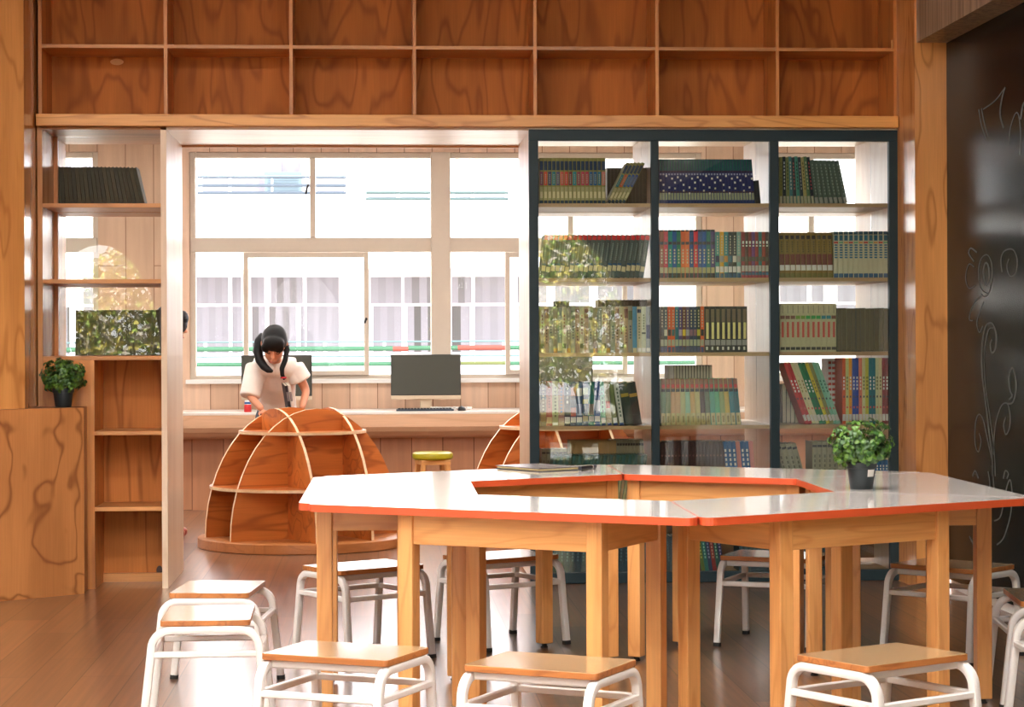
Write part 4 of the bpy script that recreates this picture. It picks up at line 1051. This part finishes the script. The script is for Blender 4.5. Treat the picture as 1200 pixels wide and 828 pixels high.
# ------------------------------------------------------------------ people
skin_m = plain('skin', srgb(208, 140, 106), 0.5, var=0.03)
hair_m = plain('black_hair', srgb(16, 13, 13), 0.5, var=0.4, scale=120, spec=0.25)
def skinned(verts, edges, root=0, sub=2):
    me = bpy.data.meshes.new('tmp'); me.from_pydata([v[0] for v in verts], edges, [])
    o = bpy.data.objects.new('tmp', me); COL.objects.link(o)
    o.modifiers.new('s', 'SKIN'); 
    sv = me.skin_vertices[0].data
    for i, v in enumerate(verts):
        rr = v[1]; sv[i].radius = rr if isinstance(rr, tuple) else (rr, rr)
        sv[i].use_root = (i == root)
    m = o.modifiers.new('u', 'SUBSURF'); m.levels = sub; m.render_levels = sub
    return o
def grab(o):
    dg = bpy.context.evaluated_depsgraph_get(); dg.update()
    me = bpy.data.meshes.new_from_object(o.evaluated_get(dg)); bpy.data.objects.remove(o)
    return me
def fuse(meshes, voxel, smooth_it=4):
    """join meshes and voxel-remesh them into one continuous surface."""
    bm = bmesh.new()
    for me in meshes: bm.from_mesh(me)
    me = bpy.data.meshes.new('tmpf'); bm.to_mesh(me); bm.free()
    o = bpy.data.objects.new('tmpf', me); COL.objects.link(o)
    r = o.modifiers.new('r', 'REMESH'); r.mode = 'VOXEL'; r.voxel_size = voxel
    s = o.modifiers.new('s', 'SMOOTH'); s.iterations = smooth_it; s.factor = 0.5
    return grab(o)
def put(me, name, m, parent):
    me.name = name; me.materials.clear(); me.materials.append(m)
    me.polygons.foreach_set('use_smooth', [True] * len(me.polygons))
    o = bpy.data.objects.new(name, me); COL.objects.link(o); o.parent = parent
    return o
def ball(c, r, M3=None, n=28):
    bm = bmesh.new(); bmesh.ops.create_uvsphere(bm, u_segments=n, v_segments=n // 2, radius=1.0)
    for v in bm.verts:
        p = Vector((v.co.x * r[0], v.co.y * r[1], v.co.z * r[2]))
        if M3 is not None: p = M3 @ p
        v.co = p + Vector(c)
    me = bpy.data.meshes.new('b'); bm.to_mesh(me); bm.free(); return me
def tubes(pts, rad, n=12):
    mb = MB(); mb.tube(pts, rad, n); me = bpy.data.meshes.new('t')
    bmesh.ops.recalc_face_normals(mb.bm, faces=mb.bm.faces[:]); mb.bm.to_mesh(me); mb.bm.free(); return me

def cloth(V, E_):
    """overlapping tapered elliptical limbs, one per edge, ready to be fused."""
    out = []
    for a, b in E_:
        (pa, ra), (pb, rb) = V[a], V[b]
        ra = ra if isinstance(ra, tuple) else (ra, ra); rb = rb if isinstance(rb, tuple) else (rb, rb)
        pa, pb = Vector(pa), Vector(pb); t = (pb - pa).normalized()
        ux = Vector((1, 0, 0)) - t * t.x
        ux = ux.normalized() if ux.length > 0.3 else (Vector((0, 1, 0)) - t * t.y).normalized()
        uy = t.cross(ux); bm = bmesh.new(); rings = []; n = 20
        for k in range(-2, 11):
            f = min(max(k / 8, 0), 1); q = 1.0
            over = 0.0
            if k < 0: over = -k * 0.35; q = 0.9 if k == -1 else 0.55
            if k > 8: over = (k - 8) * 0.35; q = 0.9 if k == 9 else 0.55
            r0, r1 = (ra[0] + (rb[0] - ra[0]) * f) * q, (ra[1] + (rb[1] - ra[1]) * f) * q
            c = pa.lerp(pb, f) + t * (over * 0.5 * min(r0, r1) * (1 if k > 4 else -1))
            rings.append([bm.verts.new(c + ux * (r0 * math.cos(2 * PI * j / n)) + uy * (r1 * math.sin(2 * PI * j / n))) for j in range(n)])
        for p, q_ in zip(rings, rings[1:]):
            for j in range(n): bm.faces.new((p[j], p[(j + 1) % n], q_[(j + 1) % n], q_[j]))
        bm.faces.new(rings[0][::-1]); bm.faces.new(rings[-1])
        bmesh.ops.recalc_face_normals(bm, faces=bm.faces[:])
        me = bpy.data.meshes.new('c'); bm.to_mesh(me); bm.free(); out.append(me)
    return out

def hand(wrist, d, palm_n, thumb_side, L=0.075):
    """palm and five curled fingers as skinned chains."""
    d = Vector(d).normalized(); n = Vector(palm_n); n = (n - d * n.dot(d)).normalized(); s = d.cross(n) * thumb_side
    w = Vector(wrist); out = []
    pv = [(w, (0.022, 0.016)), (w + d * L * 0.45, (0.030, 0.013)), (w + d * L * 0.85, (0.030, 0.012))]
    out.append(grab(skinned([(tuple(p), r) for p, r in pv], [(0, 1), (1, 2)])))
    for k, ln in enumerate((0.052, 0.058, 0.054, 0.043)):
        off = s * (0.027 - 0.018 * k)
        b = w + d * L * 0.82 + off
        p1 = b + d * ln * 0.5 + n * 0.004; p2 = p1 + (d * 0.75 + n * 0.65).normalized() * ln * 0.38; p3 = p2 + (d * 0.35 + n).normalized() * ln * 0.28
        out.append(grab(skinned([(tuple(b), 0.0075), (tuple(p1), 0.0072), (tuple(p2), 0.0065), (tuple(p3), 0.0055)], [(0, 1), (1, 2), (2, 3)])))
    b = w + d * L * 0.3 + s * 0.024
    p1 = b + (s * 0.8 + d * 0.6).normalized() * 0.028; p2 = p1 + (d + n * 0.4 + s * 0.1).normalized() * 0.024
    out.append(grab(skinned([(tuple(b), 0.0095), (tuple(p1), 0.0082), (tuple(p2), 0.0065)], [(0, 1), (1, 2)])))
    return out

def head_mesh(c, M3, k=1.08):
    """skull, jaw, nose, ears, eye sockets, lips; local -y is the face, +z the crown."""
    P = lambda x, y, z: Vector(c) + M3 @ (Vector((x, y, z)) * k)
    out = [ball(P(0, 0.008, 0.02), (0.074 * k, 0.092 * k, 0.088 * k), M3), ball(P(0, -0.028, -0.035), (0.056 * k, 0.058 * k, 0.068 * k), M3)]
    out.append(tubes([P(0, -0.084, 0.012), P(0, -0.094, -0.012), P(0, -0.102, -0.030)], [0.007 * k, 0.009 * k, 0.012 * k]))
    out.append(tubes([P(-0.020, -0.082, -0.058), P(0, -0.089, -0.056), P(0.020, -0.082, -0.058)], [0.005 * k, 0.008 * k, 0.005 * k]))
    out.append(tubes([P(-0.016, -0.078, -0.068), P(0, -0.085, -0.068), P(0.016, -0.078, -0.068)], [0.005 * k, 0.008 * k, 0.005 * k]))
    for s in (-1, 1):
        out.append(ball(P(s * 0.075, 0.012, -0.010), (0.010 * k, 0.020 * k, 0.030 * k), M3, 16))
        out.append(tubes([P(s * 0.05, -0.068, 0.014), P(s * 0.03, -0.082, 0.018), P(s * 0.014, -0.083, 0.014)], 0.006 * k))
    return out, P

def make_person(name, loc, rz, J, headc, pitch, tilt, sleeves, shirt_c, trouser_c, shoe_c, hairparts, label):
    root = empty(name, loc, rz)
    V = [(J['pelvis'], (0.105, 0.085)), (J['waist'], (0.092, 0.072)), (J['chest'], (0.112, 0.080)), (J['top'], (0.088, 0.06)), (J['neck'], 0.040), (J['nape'], 0.040)]
    E_ = [(0, 1), (1, 2), (2, 3), (3, 4), (4, 5)]
    for s in ('r', 'l'):
        b = len(V)
        V += [(J['sh' + s], 0.042), (J['el' + s], 0.031), (J['wr' + s], 0.022)]
        E_ += [(3, b), (b, b + 1), (b + 1, b + 2)]
        b = len(V)
        V += [(J['hip' + s], 0.074), (J['kn' + s], 0.048), (J['an' + s], 0.034), (J['toe' + s], (0.03, 0.022))]
        E_ += [(0, b), (b, b + 1), (b + 1, b + 2), (b + 2, b + 3)]
    parts = [grab(skinned(V, E_))]
    M3 = (Matrix.Rotation(tilt, 3, 'Y') @ Matrix.Rotation(pitch, 3, 'X'))
    hp, P = head_mesh(headc, M3)
    parts += hp
    parts.append(tubes([J['neck'], Vector(headc) + M3 @ Vector((0, 0.02, -0.06))], [0.042, 0.045]))
    for s, sd in (('r', -1), ('l', 1)):
        d = Vector(J['wr' + s]) - Vector(J['el' + s])
        parts += hand(J['wr' + s], d, J.get('palm' + s, (0, 0, -1)), J.get('thumb' + s, sd))
    put(fuse(parts, 0.0052, 3), 'body', skin_m, root)
    # closed eyes, brows, lips
    mb = MB()
    for s in (-1, 1):
        mb.tube([P(s * 0.043, -0.074, -0.001), P(s * 0.031, -0.084, -0.005), P(s * 0.018, -0.084, -0.002)], 0.0028, 6)
    mb.build('eyelash', hair_m, root)
    mb = MB(); mb.tube([P(-0.019, -0.0885, -0.0625), P(0, -0.0965, -0.062), P(0.019, -0.0885, -0.0625)], 0.003, 6)
    mb.build('lip', plain('lips', srgb(180, 96, 84), 0.45), root)
    # shirt
    g = 0.024
    SV = [(tuple(Vector(J['pelvis']).lerp(Vector(J['waist']), 0.1)), (0.135, 0.11)), (J['waist'], (0.125, 0.10)), (J['chest'], (0.135, 0.103)), (J['top'], (0.105, 0.078)), (tuple(Vector(J['top']).lerp(Vector(J['neck']), 0.6)), 0.058)]
    SE = [(0, 1), (1, 2), (2, 3), (3, 4)]
    for s in ('r', 'l'):
        f, r0, r1 = sleeves[s]
        b = len(SV)
        sh, el = Vector(J['sh' + s]), Vector(J['el' + s])
        SV += [(tuple(sh), r0), (tuple(sh.lerp(el, f * 0.55)), (r0 + r1) / 2), (tuple(sh.lerp(el, f)), r1)]
        SE += [(3, b), (b, b + 1), (b + 1, b + 2)]
    put(fuse(cloth(SV, SE), 0.007, 3), 'shirt', plain('cloth_' + shirt_c[0], shirt_c[1], 0.75, var=0.05), root)
    TV = [(tuple(Vector(J['pelvis']) + Vector((0, 0, 0.04))), (0.125, 0.10))]; TE = []
    for s in ('r', 'l'):
        b = len(TV); TV += [(J['hip' + s], 0.092), (J['kn' + s], 0.062), (tuple(Vector(J['kn' + s]).lerp(Vector(J['an' + s]), 0.85)), 0.05)]
        TE += [(0, b), (b, b + 1), (b + 1, b + 2)]
    put(fuse(cloth(TV, TE), 0.008, 3), 'trousers', plain('cloth_' + trouser_c[0], trouser_c[1], 0.8), root)
    for s in ('r', 'l'):
        an, to = Vector(J['an' + s]), Vector(J['toe' + s])
        put(fuse([grab(skinned([((an.x, an.y + 0.02, 0.045), (0.042, 0.042)), ((an.lerp(to, 0.5).x, an.lerp(to, 0.5).y, 0.04), (0.046, 0.038)), ((to.x, to.y, 0.03), (0.042, 0.028))], [(0, 1), (1, 2)]))], 0.007, 2), 'shoe', plain('shoe_' + shoe_c[0], shoe_c[1], 0.5), root)
    put(fuse(hairparts(P, M3), 0.006, 9), 'hair', hair_m, root)
    tag(root, label, 'person')
    return root, P

GZ = 14.45
def girl_hair(P, M3):
    out = [ball(P(0, 0.016, 0.032), (0.087, 0.102, 0.098), M3), ball(P(0, -0.052, 0.050), (0.072, 0.050, 0.058), M3)]
    out.append(ball(P(-0.045, -0.066, 0.026), (0.034, 0.026, 0.040), M3, 16)); out.append(ball(P(0.03, -0.070, 0.030), (0.040, 0.024, 0.036), M3, 16))
    q = [(-0.070, -0.215, 1.335), (-0.100, -0.23, 1.29), (-0.110, -0.245, 1.225), (-0.096, -0.268, 1.165), (-0.066, -0.296, 1.122), (-0.034, -0.318, 1.098), (-0.004, -0.325, 1.088)]
    out.append(tubes(q, [0.026, 0.034, 0.034, 0.031, 0.028, 0.023, 0.010]))
    q = [(0.072, -0.235, 1.30), (0.086, -0.262, 1.235), (0.074, -0.290, 1.165), (0.052, -0.306, 1.11), (0.054, -0.303, 1.065), (0.070, -0.288, 1.035)]
    out.append(tubes(q, [0.017, 0.019, 0.019, 0.018, 0.016, 0.012]))
    return out
JG = dict(pelvis=(0, 0.16, 0.80), waist=(0, 0.09, 0.92), chest=(0, -0.03, 1.03), top=(0, -0.13, 1.115), neck=(0, -0.20, 1.165), nape=(0, -0.225, 1.20),
          shr=(-0.128, -0.12, 1.115), elr=(-0.165, -0.19, 0.925), wrr=(-0.075, -0.33, 0.835), shl=(0.128, -0.12, 1.115), ell=(0.205, -0.09, 0.955), wrl=(0.178, -0.24, 0.835),
          hipr=(-0.075, 0.15, 0.73), knr=(-0.08, 0.09, 0.41), anr=(-0.08, 0.13, 0.07), toer=(-0.09, -0.02, 0.03), hipl=(0.075, 0.15, 0.73), knl=(0.08, 0.09, 0.41), anl=(0.08, 0.13, 0.07), toel=(0.09, -0.02, 0.03))
gx0 = PX(321, GZ - 0.3, 400)
girl, _ = make_person('person', (gx0, GZ, 0), 0.0, JG, (0.0, -0.27, 1.265), math.radians(38), math.radians(4), {'r': (0.98, 0.072, 0.070), 'l': (0.50, 0.066, 0.074)},
    ('white', srgb(238, 226, 216)), ('navy', srgb(40, 46, 66)), ('white_shoe', srgb(220, 220, 220)), girl_hair, 'person in a white short-sleeved shirt with black ponytails bending over the dome shelf')
mb = MB(); mb.lathe([(0.012, -0.006), (0.021, -0.004), (0.021, 0.004), (0.012, 0.006)], c=(0.062, -0.296, 1.048), n=16)
mb.build('hair_tie', plain('red_elastic', srgb(190, 40, 50), 0.5), girl, smooth=True)
# books held under the arm
for i, (dx, c, lb) in enumerate(((0.112, (44, 40, 44), 'dark book held under the arm of the bending person'), (0.132, (214, 206, 196), 'white book held outermost under the arm of the bending person'))):
    mb, mats = MB(), []
    book_mesh(mb, 0.018, 0.21, 0.15, S(c, [(0.1, 0.2, (200, 170, 110)), (0.5, 0.8, (120, 110, 110))]), mats)
    b = mb.build('book', mats); b.location = (gx0 + dx, GZ - 0.30, 0.79); b.rotation_euler = (math.radians(8), math.radians(-10), math.radians(10))
    tag(b, lb, 'book')

def short_hair(P, M3):
    return [ball(P(0, 0.014, 0.030), (0.086, 0.104, 0.098), M3), ball(P(0, -0.058, 0.048), (0.072, 0.046, 0.056), M3), ball(P(0, -0.075, 0.010), (0.066, 0.028, 0.050), M3), ball(P(0, 0.07, -0.04), (0.07, 0.045, 0.07), M3)]
JB = dict(pelvis=(0, 0.03, 0.84), waist=(0, 0.04, 0.98), chest=(0, 0.04, 1.12), top=(0, 0.03, 1.20), neck=(0, 0.01, 1.265), nape=(0, -0.01, 1.30),
          shr=(-0.135, 0.04, 1.20), elr=(-0.16, 0.09, 0.98), wrr=(-0.15, 0.03, 0.80), shl=(0.135, 0.04, 1.20), ell=(0.16, 0.09, 0.98), wrl=(0.15, 0.03, 0.80),
          palmr=(0, -1, 0), palml=(0, -1, 0),
          hipr=(-0.075, 0.03, 0.77), knr=(-0.08, 0.02, 0.44), anr=(-0.08, 0.03, 0.07), toer=(-0.085, -0.15, 0.03), hipl=(0.075, 0.03, 0.77), knl=(0.08, 0.02, 0.44), anl=(0.08, 0.03, 0.07), toel=(0.085, -0.15, 0.03))
make_person('person', (-1.405, 14.12, 0), PI / 2, JB, (0, -0.05, 1.40), math.radians(12), 0.0, {'r': (0.6, 0.062, 0.06), 'l': (0.6, 0.062, 0.06)},
    ('grey', srgb(120, 120, 124)), ('charcoal', srgb(50, 50, 56)), ('red_shoe', srgb(176, 66, 44)), short_hair, 'person with black hair hidden behind the jamb, only hair and red shoe showing')

# ------------------------------------------------------------------ outside
YF = 31.0
structure(MB().box(-30, 30, YW + 0.25, 45, -0.3, -0.05).box(-30, 30, -30, -1.85, -0.3, -0.05).build('ground', plain('grey_paving', srgb(150, 148, 144), 0.8)), 'grey paved ground outside')
bd = empty('building', (0, YF, 0))
def BF(x0, x1, y0, y1, z0, z1): return MB().box(x0, x1, y0 - YF, y1 - YF, z0, z1)
facade = plain('white_render', srgb(244, 240, 244), 0.8, var=0.02, scale=2)
BF(-16, 18, YF, YF + 6, -0.05, 9.5).build('wall', facade, bd)
BF(-16, 18, YF - 1.3, YF + 0.0, PZ(318, YF), PZ(318, YF) + 0.95).build('balcony_slab', facade, bd)
wfm = plain('window_frame_white', srgb(240, 238, 242), 0.6); wpl = plain('pane_pale', srgb(115, 112, 120), 0.6, var=0.1, scale=3); wpm = plain('pane_grey', srgb(90, 87, 92), 0.3, var=0.1, scale=3); wpd = plain('pane_dark', srgb(72, 69, 69), 0.6, var=0.1, scale=3)
def bwin(x0, x1, y0, y1, m):
    X0_, X1_ = PX(x0, YF), PX(x1, YF); Za, Zb = PZ(y1, YF), PZ(y0, YF)
    t = 0.016
    mb = BF(X0_ - t, X0_, YF - 0.05, YF - 0.002, Za - t, Zb + t)
    for a in ((X1_, X1_ + t, Za - t, Zb + t), (X0_, X1_, Za - t, Za), (X0_, X1_, Zb, Zb + t)): mb.box(a[0], a[1], -0.05, -0.002, a[2], a[3])
    f = mb.build('window_frame', wfm, bd)
    BF(X0_, X1_, YF - 0.03, YF - 0.003, Za, Zb).build('pane', m, f)
    # curtain folds behind the pane are modelled as thin vertical battens on its face
    mb = MB(); n = max(2, int((X1_ - X0_) / 0.09)); k0 = rng.randint(0, 1)
    for k in range(n):
        if (k + k0) % 2: continue
        xa = X0_ + (X1_ - X0_) * k / n
        mb.box(xa, xa + (X1_ - X0_) / n, -0.034, -0.0301, Za + 0.0, Zb)
    mb.build('curtain', plain('curtain_white', srgb(125, 122, 130), 0.8), f)
for a, b in ((228, 268), (272, 283), (294, 310), (317, 355), (359, 397), (434, 470), (473.5, 509), (529, 552), (556, 592), (606, 640), (650, 690), (700, 748), (913, 945), (950, 964), (980, 1010), (40, 70), (98, 112)):
    bwin(a, b, 324, 355, wpl if a not in (473.5, 529, 317) else wpm)
for a, b, m in ((229, 268, wpl), (272, 284, wpl), (295, 311, wpm), (315, 347, wpm), (352, 357, wpl), (359, 397, wpl), (437, 470, wpl), (477, 509, wpd), (529, 550, wpd), (556, 592, wpl), (607, 640, wpl), (650, 690, wpl), (700, 748, wpm), (920, 960, wpl), (975, 1010, wpl), (76, 82, wpd), (98, 112, wpl)):
    bwin(a, b, 358, 412, m)
for a, b, y0, y1 in ((238, 268, 178, 228), (272, 312, 178, 228), (330, 352, 178, 228), (372, 404, 178, 228), (431, 465, 175, 234), (469, 502, 175, 234), (534, 552, 175, 234), (556, 592, 175, 234), (40, 60, 178, 228), (75, 84, 180, 228), (98, 112, 180, 228)):
    bwin(a, b, y0, y1, wpl)
tag(bd, 'white school building with curtained windows across the yard', 'building')
# air conditioner box on the upper facade
ac = empty('air_conditioner', (PX(333, YF - 0.4), YF - 0.4, PZ(228, YF - 0.4)))
MB().box(-0.26, 0.26, -0.2, 0.2, 0.0, 0.31).build('housing', plain('pale_blue_metal', srgb(88, 106, 116), 0.6), ac, bevel=0.01)
mb = MB()
for k in range(7): mb.box(-0.22, 0.22, -0.205, -0.2005, 0.04 + 0.034 * k, 0.055 + 0.034 * k)
mb.build('grille', plain('grey_grille', srgb(64, 78, 86), 0.6), ac)
MB().box(-0.3, 0.3, -0.18, 0.38, -0.03, -0.0005).build('bracket', wfm, ac)
tag(ac, 'pale blue air conditioner box on the upper facade outside', 'air conditioner')
YR = 29.2
def rail_group(name, bars, label, wall=None):
    r = empty(name, (0, YR, 0))
    for (x0, x1, y, th, m) in bars:
        zc_ = PZ(y, YR)
        MB().tube([(PX(x0, YR), 0, zc_), (PX(x1, YR), 0, zc_)], th, 10, up=(0, 0, 1)).build('rail', m, r, smooth=True)
    tag(r, label, 'railing')
    return r
g_ = plain('green_rail', srgb(40, 86, 62), 0.6); tl_ = plain('teal_rail', srgb(80, 106, 110), 0.6); rd_ = plain('red_rail', srgb(118, 48, 36), 0.6); ol_ = plain('olive_rail', srgb(82, 90, 44), 0.6); bl_ = plain('blue_rail', srgb(58, 70, 84), 0.6); tu_ = plain('grey_teal_rail', srgb(54, 74, 76), 0.6)
rg = rail_group('railing', [(20, 460, 407.5, 0.034, g_), (460, 478, 408, 0.036, rd_), (478, 536, 407, 0.032, g_), (536, 594, 407, 0.036, rd_), (594, 900, 407, 0.034, g_),
                            (20, 536, 425.5, 0.03, g_), (536, 594, 425, 0.026, ol_), (594, 900, 425.5, 0.03, g_), (20, 900, 399.5, 0.012, tl_), (20, 900, 416.5, 0.012, tl_)], 'green and red horizontal railing outside the classroom windows')
for x in range(30, 900, 70):
    X_ = PX(x, YR); MB().box(X_ - 0.02, X_ + 0.02, 0.045, 0.085, -0.05, PZ(399, YR)).build('post', wfm, rg)
for nm, x0, x1, ys_ in (('upper left', 232, 406, (207.5, 217.5, 226)), ('upper right', 429, 596, (225.5, 233))):
    YR2 = YR
    r = rail_group('railing', [(x0, x1, y, 0.021, bl_ if 'left' in nm else tu_) for y in ys_], 'thin %s railing on the %s facade outside' % ('bluish three-bar' if 'left' in nm else 'teal two-bar', nm))
    for x in (x0 + 1, (x0 + x1) / 2, x1 - 1):
        X_ = PX(x, YR); MB().box(X_ - 0.015, X_ + 0.015, 0.014, YF - YR - 0.01, PZ(ys_[-1], YR) - 0.02, PZ(ys_[-1], YR) + 0.01).build('bracket', wfm, r)
        MB().box(X_ - 0.012, X_ + 0.012, 0.014, 0.034, PZ(ys_[-1], YR) - 0.02, PZ(ys_[0], YR)).build('post', wfm, r)

# garden behind the arches (seen as reflections in the glass)
def make_shrub(seed, w, h, n):
    s = empty('shrub'); r = random.Random(seed); lf = MB()
    for k in range(n):
        th, u, q = r.uniform(0, 2 * PI), r.uniform(-0.5, 1), r.uniform(0.5, 1) ** 0.5
        p = Vector((w * q * math.sqrt(1 - u * u) * math.cos(th), 0.6 * w * q * math.sqrt(1 - u * u) * math.sin(th), h * 0.5 + h * 0.5 * u * q))
        if p.z < 0.03: continue
        nn = Vector((r.uniform(-1, 1), r.uniform(-0.2, 1.2), r.uniform(-0.3, 1)))
        leaf_into(lf, p, nn, Vector((r.uniform(-1, 1), r.uniform(-1, 1), r.uniform(-1, 1))), r.uniform(0.09, 0.16), r.uniform(0.04, 0.07), r.randint(0, 2))
    lf.build('foliage', [leaf_g1, leaf_g2, leaf_g3], s)
    mb = MB()
    for k in range(6):
        a = 2 * PI * k / 6
        mb.tube([(0.04 * math.cos(a), 0.04 * math.sin(a), -0.05), (0.2 * w * math.cos(a), 0.2 * w * math.sin(a), h * 0.35), (0.5 * w * math.cos(a), 0.3 * w * math.sin(a), h * 0.75)], [0.02, 0.014, 0.006], 6)
    mb.build('stem', plain('bark', srgb(96, 76, 56), 0.8), s)
    return s
leaf_g1 = plain('garden_leaf', srgb(150, 176, 80), 0.5, var=0.3); leaf_g2 = plain('garden_leaf_yellow', srgb(212, 200, 104), 0.5, var=0.3); leaf_g3 = plain('garden_leaf_pale', srgb(236, 222, 206), 0.5, var=0.3)
SHR = [(-4.95, -4.2, 0.95, 3.0), (-3.0, -4.3, 0.92, 2.7), (0.7, -4.4, 1.0, 2.6), (2.62, -4.2, 0.9, 2.9), (4.5, -4.4, 0.95, 2.6), (1.7, -6.6, 1.2, 3.6)]
for i, (x, y, w, h) in enumerate(SHR):
    s = make_shrub(i + 1, w, h, 3200)
    s.location = (x, y, -0.05)
    tag(s, 'sunlit leafy garden shrub behind the viewer, reflected in cabinet glass', 'shrub', 'garden shrubs reflected in the glass')

# ------------------------------------------------------------------ lights
fill_d = emis('fill_glow', (1.0, 0.96, 0.90, 1), 33.0); fill_w = emis('fill_glow_dim', (1.0, 0.97, 0.93, 1), 9.0)
def fill_panel(fill_d=fill_d):  # made-up glowing panel, added overhead to brighten the rooms
    c = empty('fill_light')
    mb = MB(); mb.ring([(-0.75, -0.25), (0.75, -0.25), (0.75, 0.25), (-0.75, 0.25)], [(-0.72, -0.22), (0.72, -0.22), (0.72, 0.22), (-0.72, 0.22)], -0.05, 0.0)
    mb.box(-0.72, 0.72, -0.22, 0.22, -0.01, -0.001)
    mb.build('frame', white_paint, c)
    MB().box(-0.719, 0.719, -0.219, 0.219, -0.042, -0.03).build('glow_panel', fill_d, c)
    return c
cl0 = None
k = 0
for y in (0.4, 2.6, 4.8, 7.0):  # unseen fill added for the shelf fronts and tables
    for x in (-3.6, -1.2, 1.2):
        c = fill_panel() if cl0 is None else copy_tree(cl0)
        if cl0 is None: cl0 = c
        c.location = (x, y, CEIL - 0.001)
        tag(c, 'unseen flat fill light added on the front room ceiling', 'fill light', 'added fill lights of the front room'); k += 1
for x, y in [(a, b) for b in (12.8, 14.6) for a in (-3.6, -1.8, 0.0, 1.8, 3.6)]:  # more unseen fill, added to brighten dome, girl and window wall
    c = fill_panel(fill_w) if x == -3.6 and y == 12.8 else copy_tree(cl1)
    if x == -3.6 and y == 12.8: cl1 = c
    c.location = (x, y, 2.979)
    tag(c, 'unseen flat fill light added on the computer room ceiling', 'fill light', 'added fill lights of the computer room')

w = bpy.data.worlds.new('World'); SC.world = w; w.use_nodes = True
nt = w.node_tree; bg = nt.nodes['Background']
bg.inputs[0].default_value = (1.0, 0.985, 1.0, 1); bg.inputs[1].default_value = 6.2
sun = bpy.data.lights.new('sun', 'SUN'); sun.energy = 42.0; sun.angle = math.radians(1.5); sun.color = (1.0, 0.93, 0.82)
so = bpy.data.objects.new('sun', sun); COL.objects.link(so)
so.rotation_euler = Vector((0.75, -0.28, -1.0)).to_track_quat('-Z', 'Y').to_euler()
def portal(x, y, z, sx, sz, rz):
    l = bpy.data.lights.new('daylight_portal', 'AREA'); l.shape = 'RECTANGLE'; l.size = sx; l.size_y = sz; l.cycles.is_portal = True
    p = bpy.data.objects.new('daylight_portal', l); COL.objects.link(p); p.location = (x, y, z); p.rotation_euler = (PI / 2, 0, rz)
portal((W1[0] + W1[1]) / 2, YW + 0.25, (ZS + ZT) / 2, W1[1] - W1[0], ZT - ZS, 0.0)
portal((W0[0] + W0[1]) / 2, YW + 0.25, (ZS + ZT) / 2, W0[1] - W0[0], ZT - ZS, 0.0)
portal((W2[0] + W2[1]) / 2, YW + 0.25, (ZS + ZT) / 2, W2[1] - W2[0], ZT - ZS, 0.0)
portal(-0.6, -1.85, 1.3, 7.0, 2.7, PI)

# ------------------------------------------------------------------ camera
cam = bpy.data.cameras.new('camera'); co = bpy.data.objects.new('camera', cam); COL.objects.link(co)
cam.sensor_fit = 'HORIZONTAL'; cam.sensor_width = 36.0; cam.lens = 36.0 * FPX / 1200
cam.shift_y = -14.0 / 1200
cam.clip_start = 0.05; cam.clip_end = 200
co.matrix_world = Matrix.Translation((0, 0, EYE)) @ Matrix.Rotation(-TH, 4, 'Z') @ Matrix.Rotation(PI / 2, 4, 'X') @ Matrix.Rotation(-ROLL, 4, 'Z')
SC.camera = co
SC.view_settings.view_transform = 'Standard'; SC.view_settings.look = 'None'
SC.view_settings.exposure = 0.4; SC.view_settings.gamma = 1.0; SC.view_settings.use_curve_mapping = False
SC.cycles.transparent_max_bounces = 40; SC.cycles.max_bounces = 10; SC.cycles.diffuse_bounces = 5; SC.cycles.glossy_bounces = 6
SC.cycles.use_denoising = True; SC.cycles.sample_clamp_indirect = 8.0
SC.cycles.caustics_reflective = False; SC.cycles.caustics_refractive = False
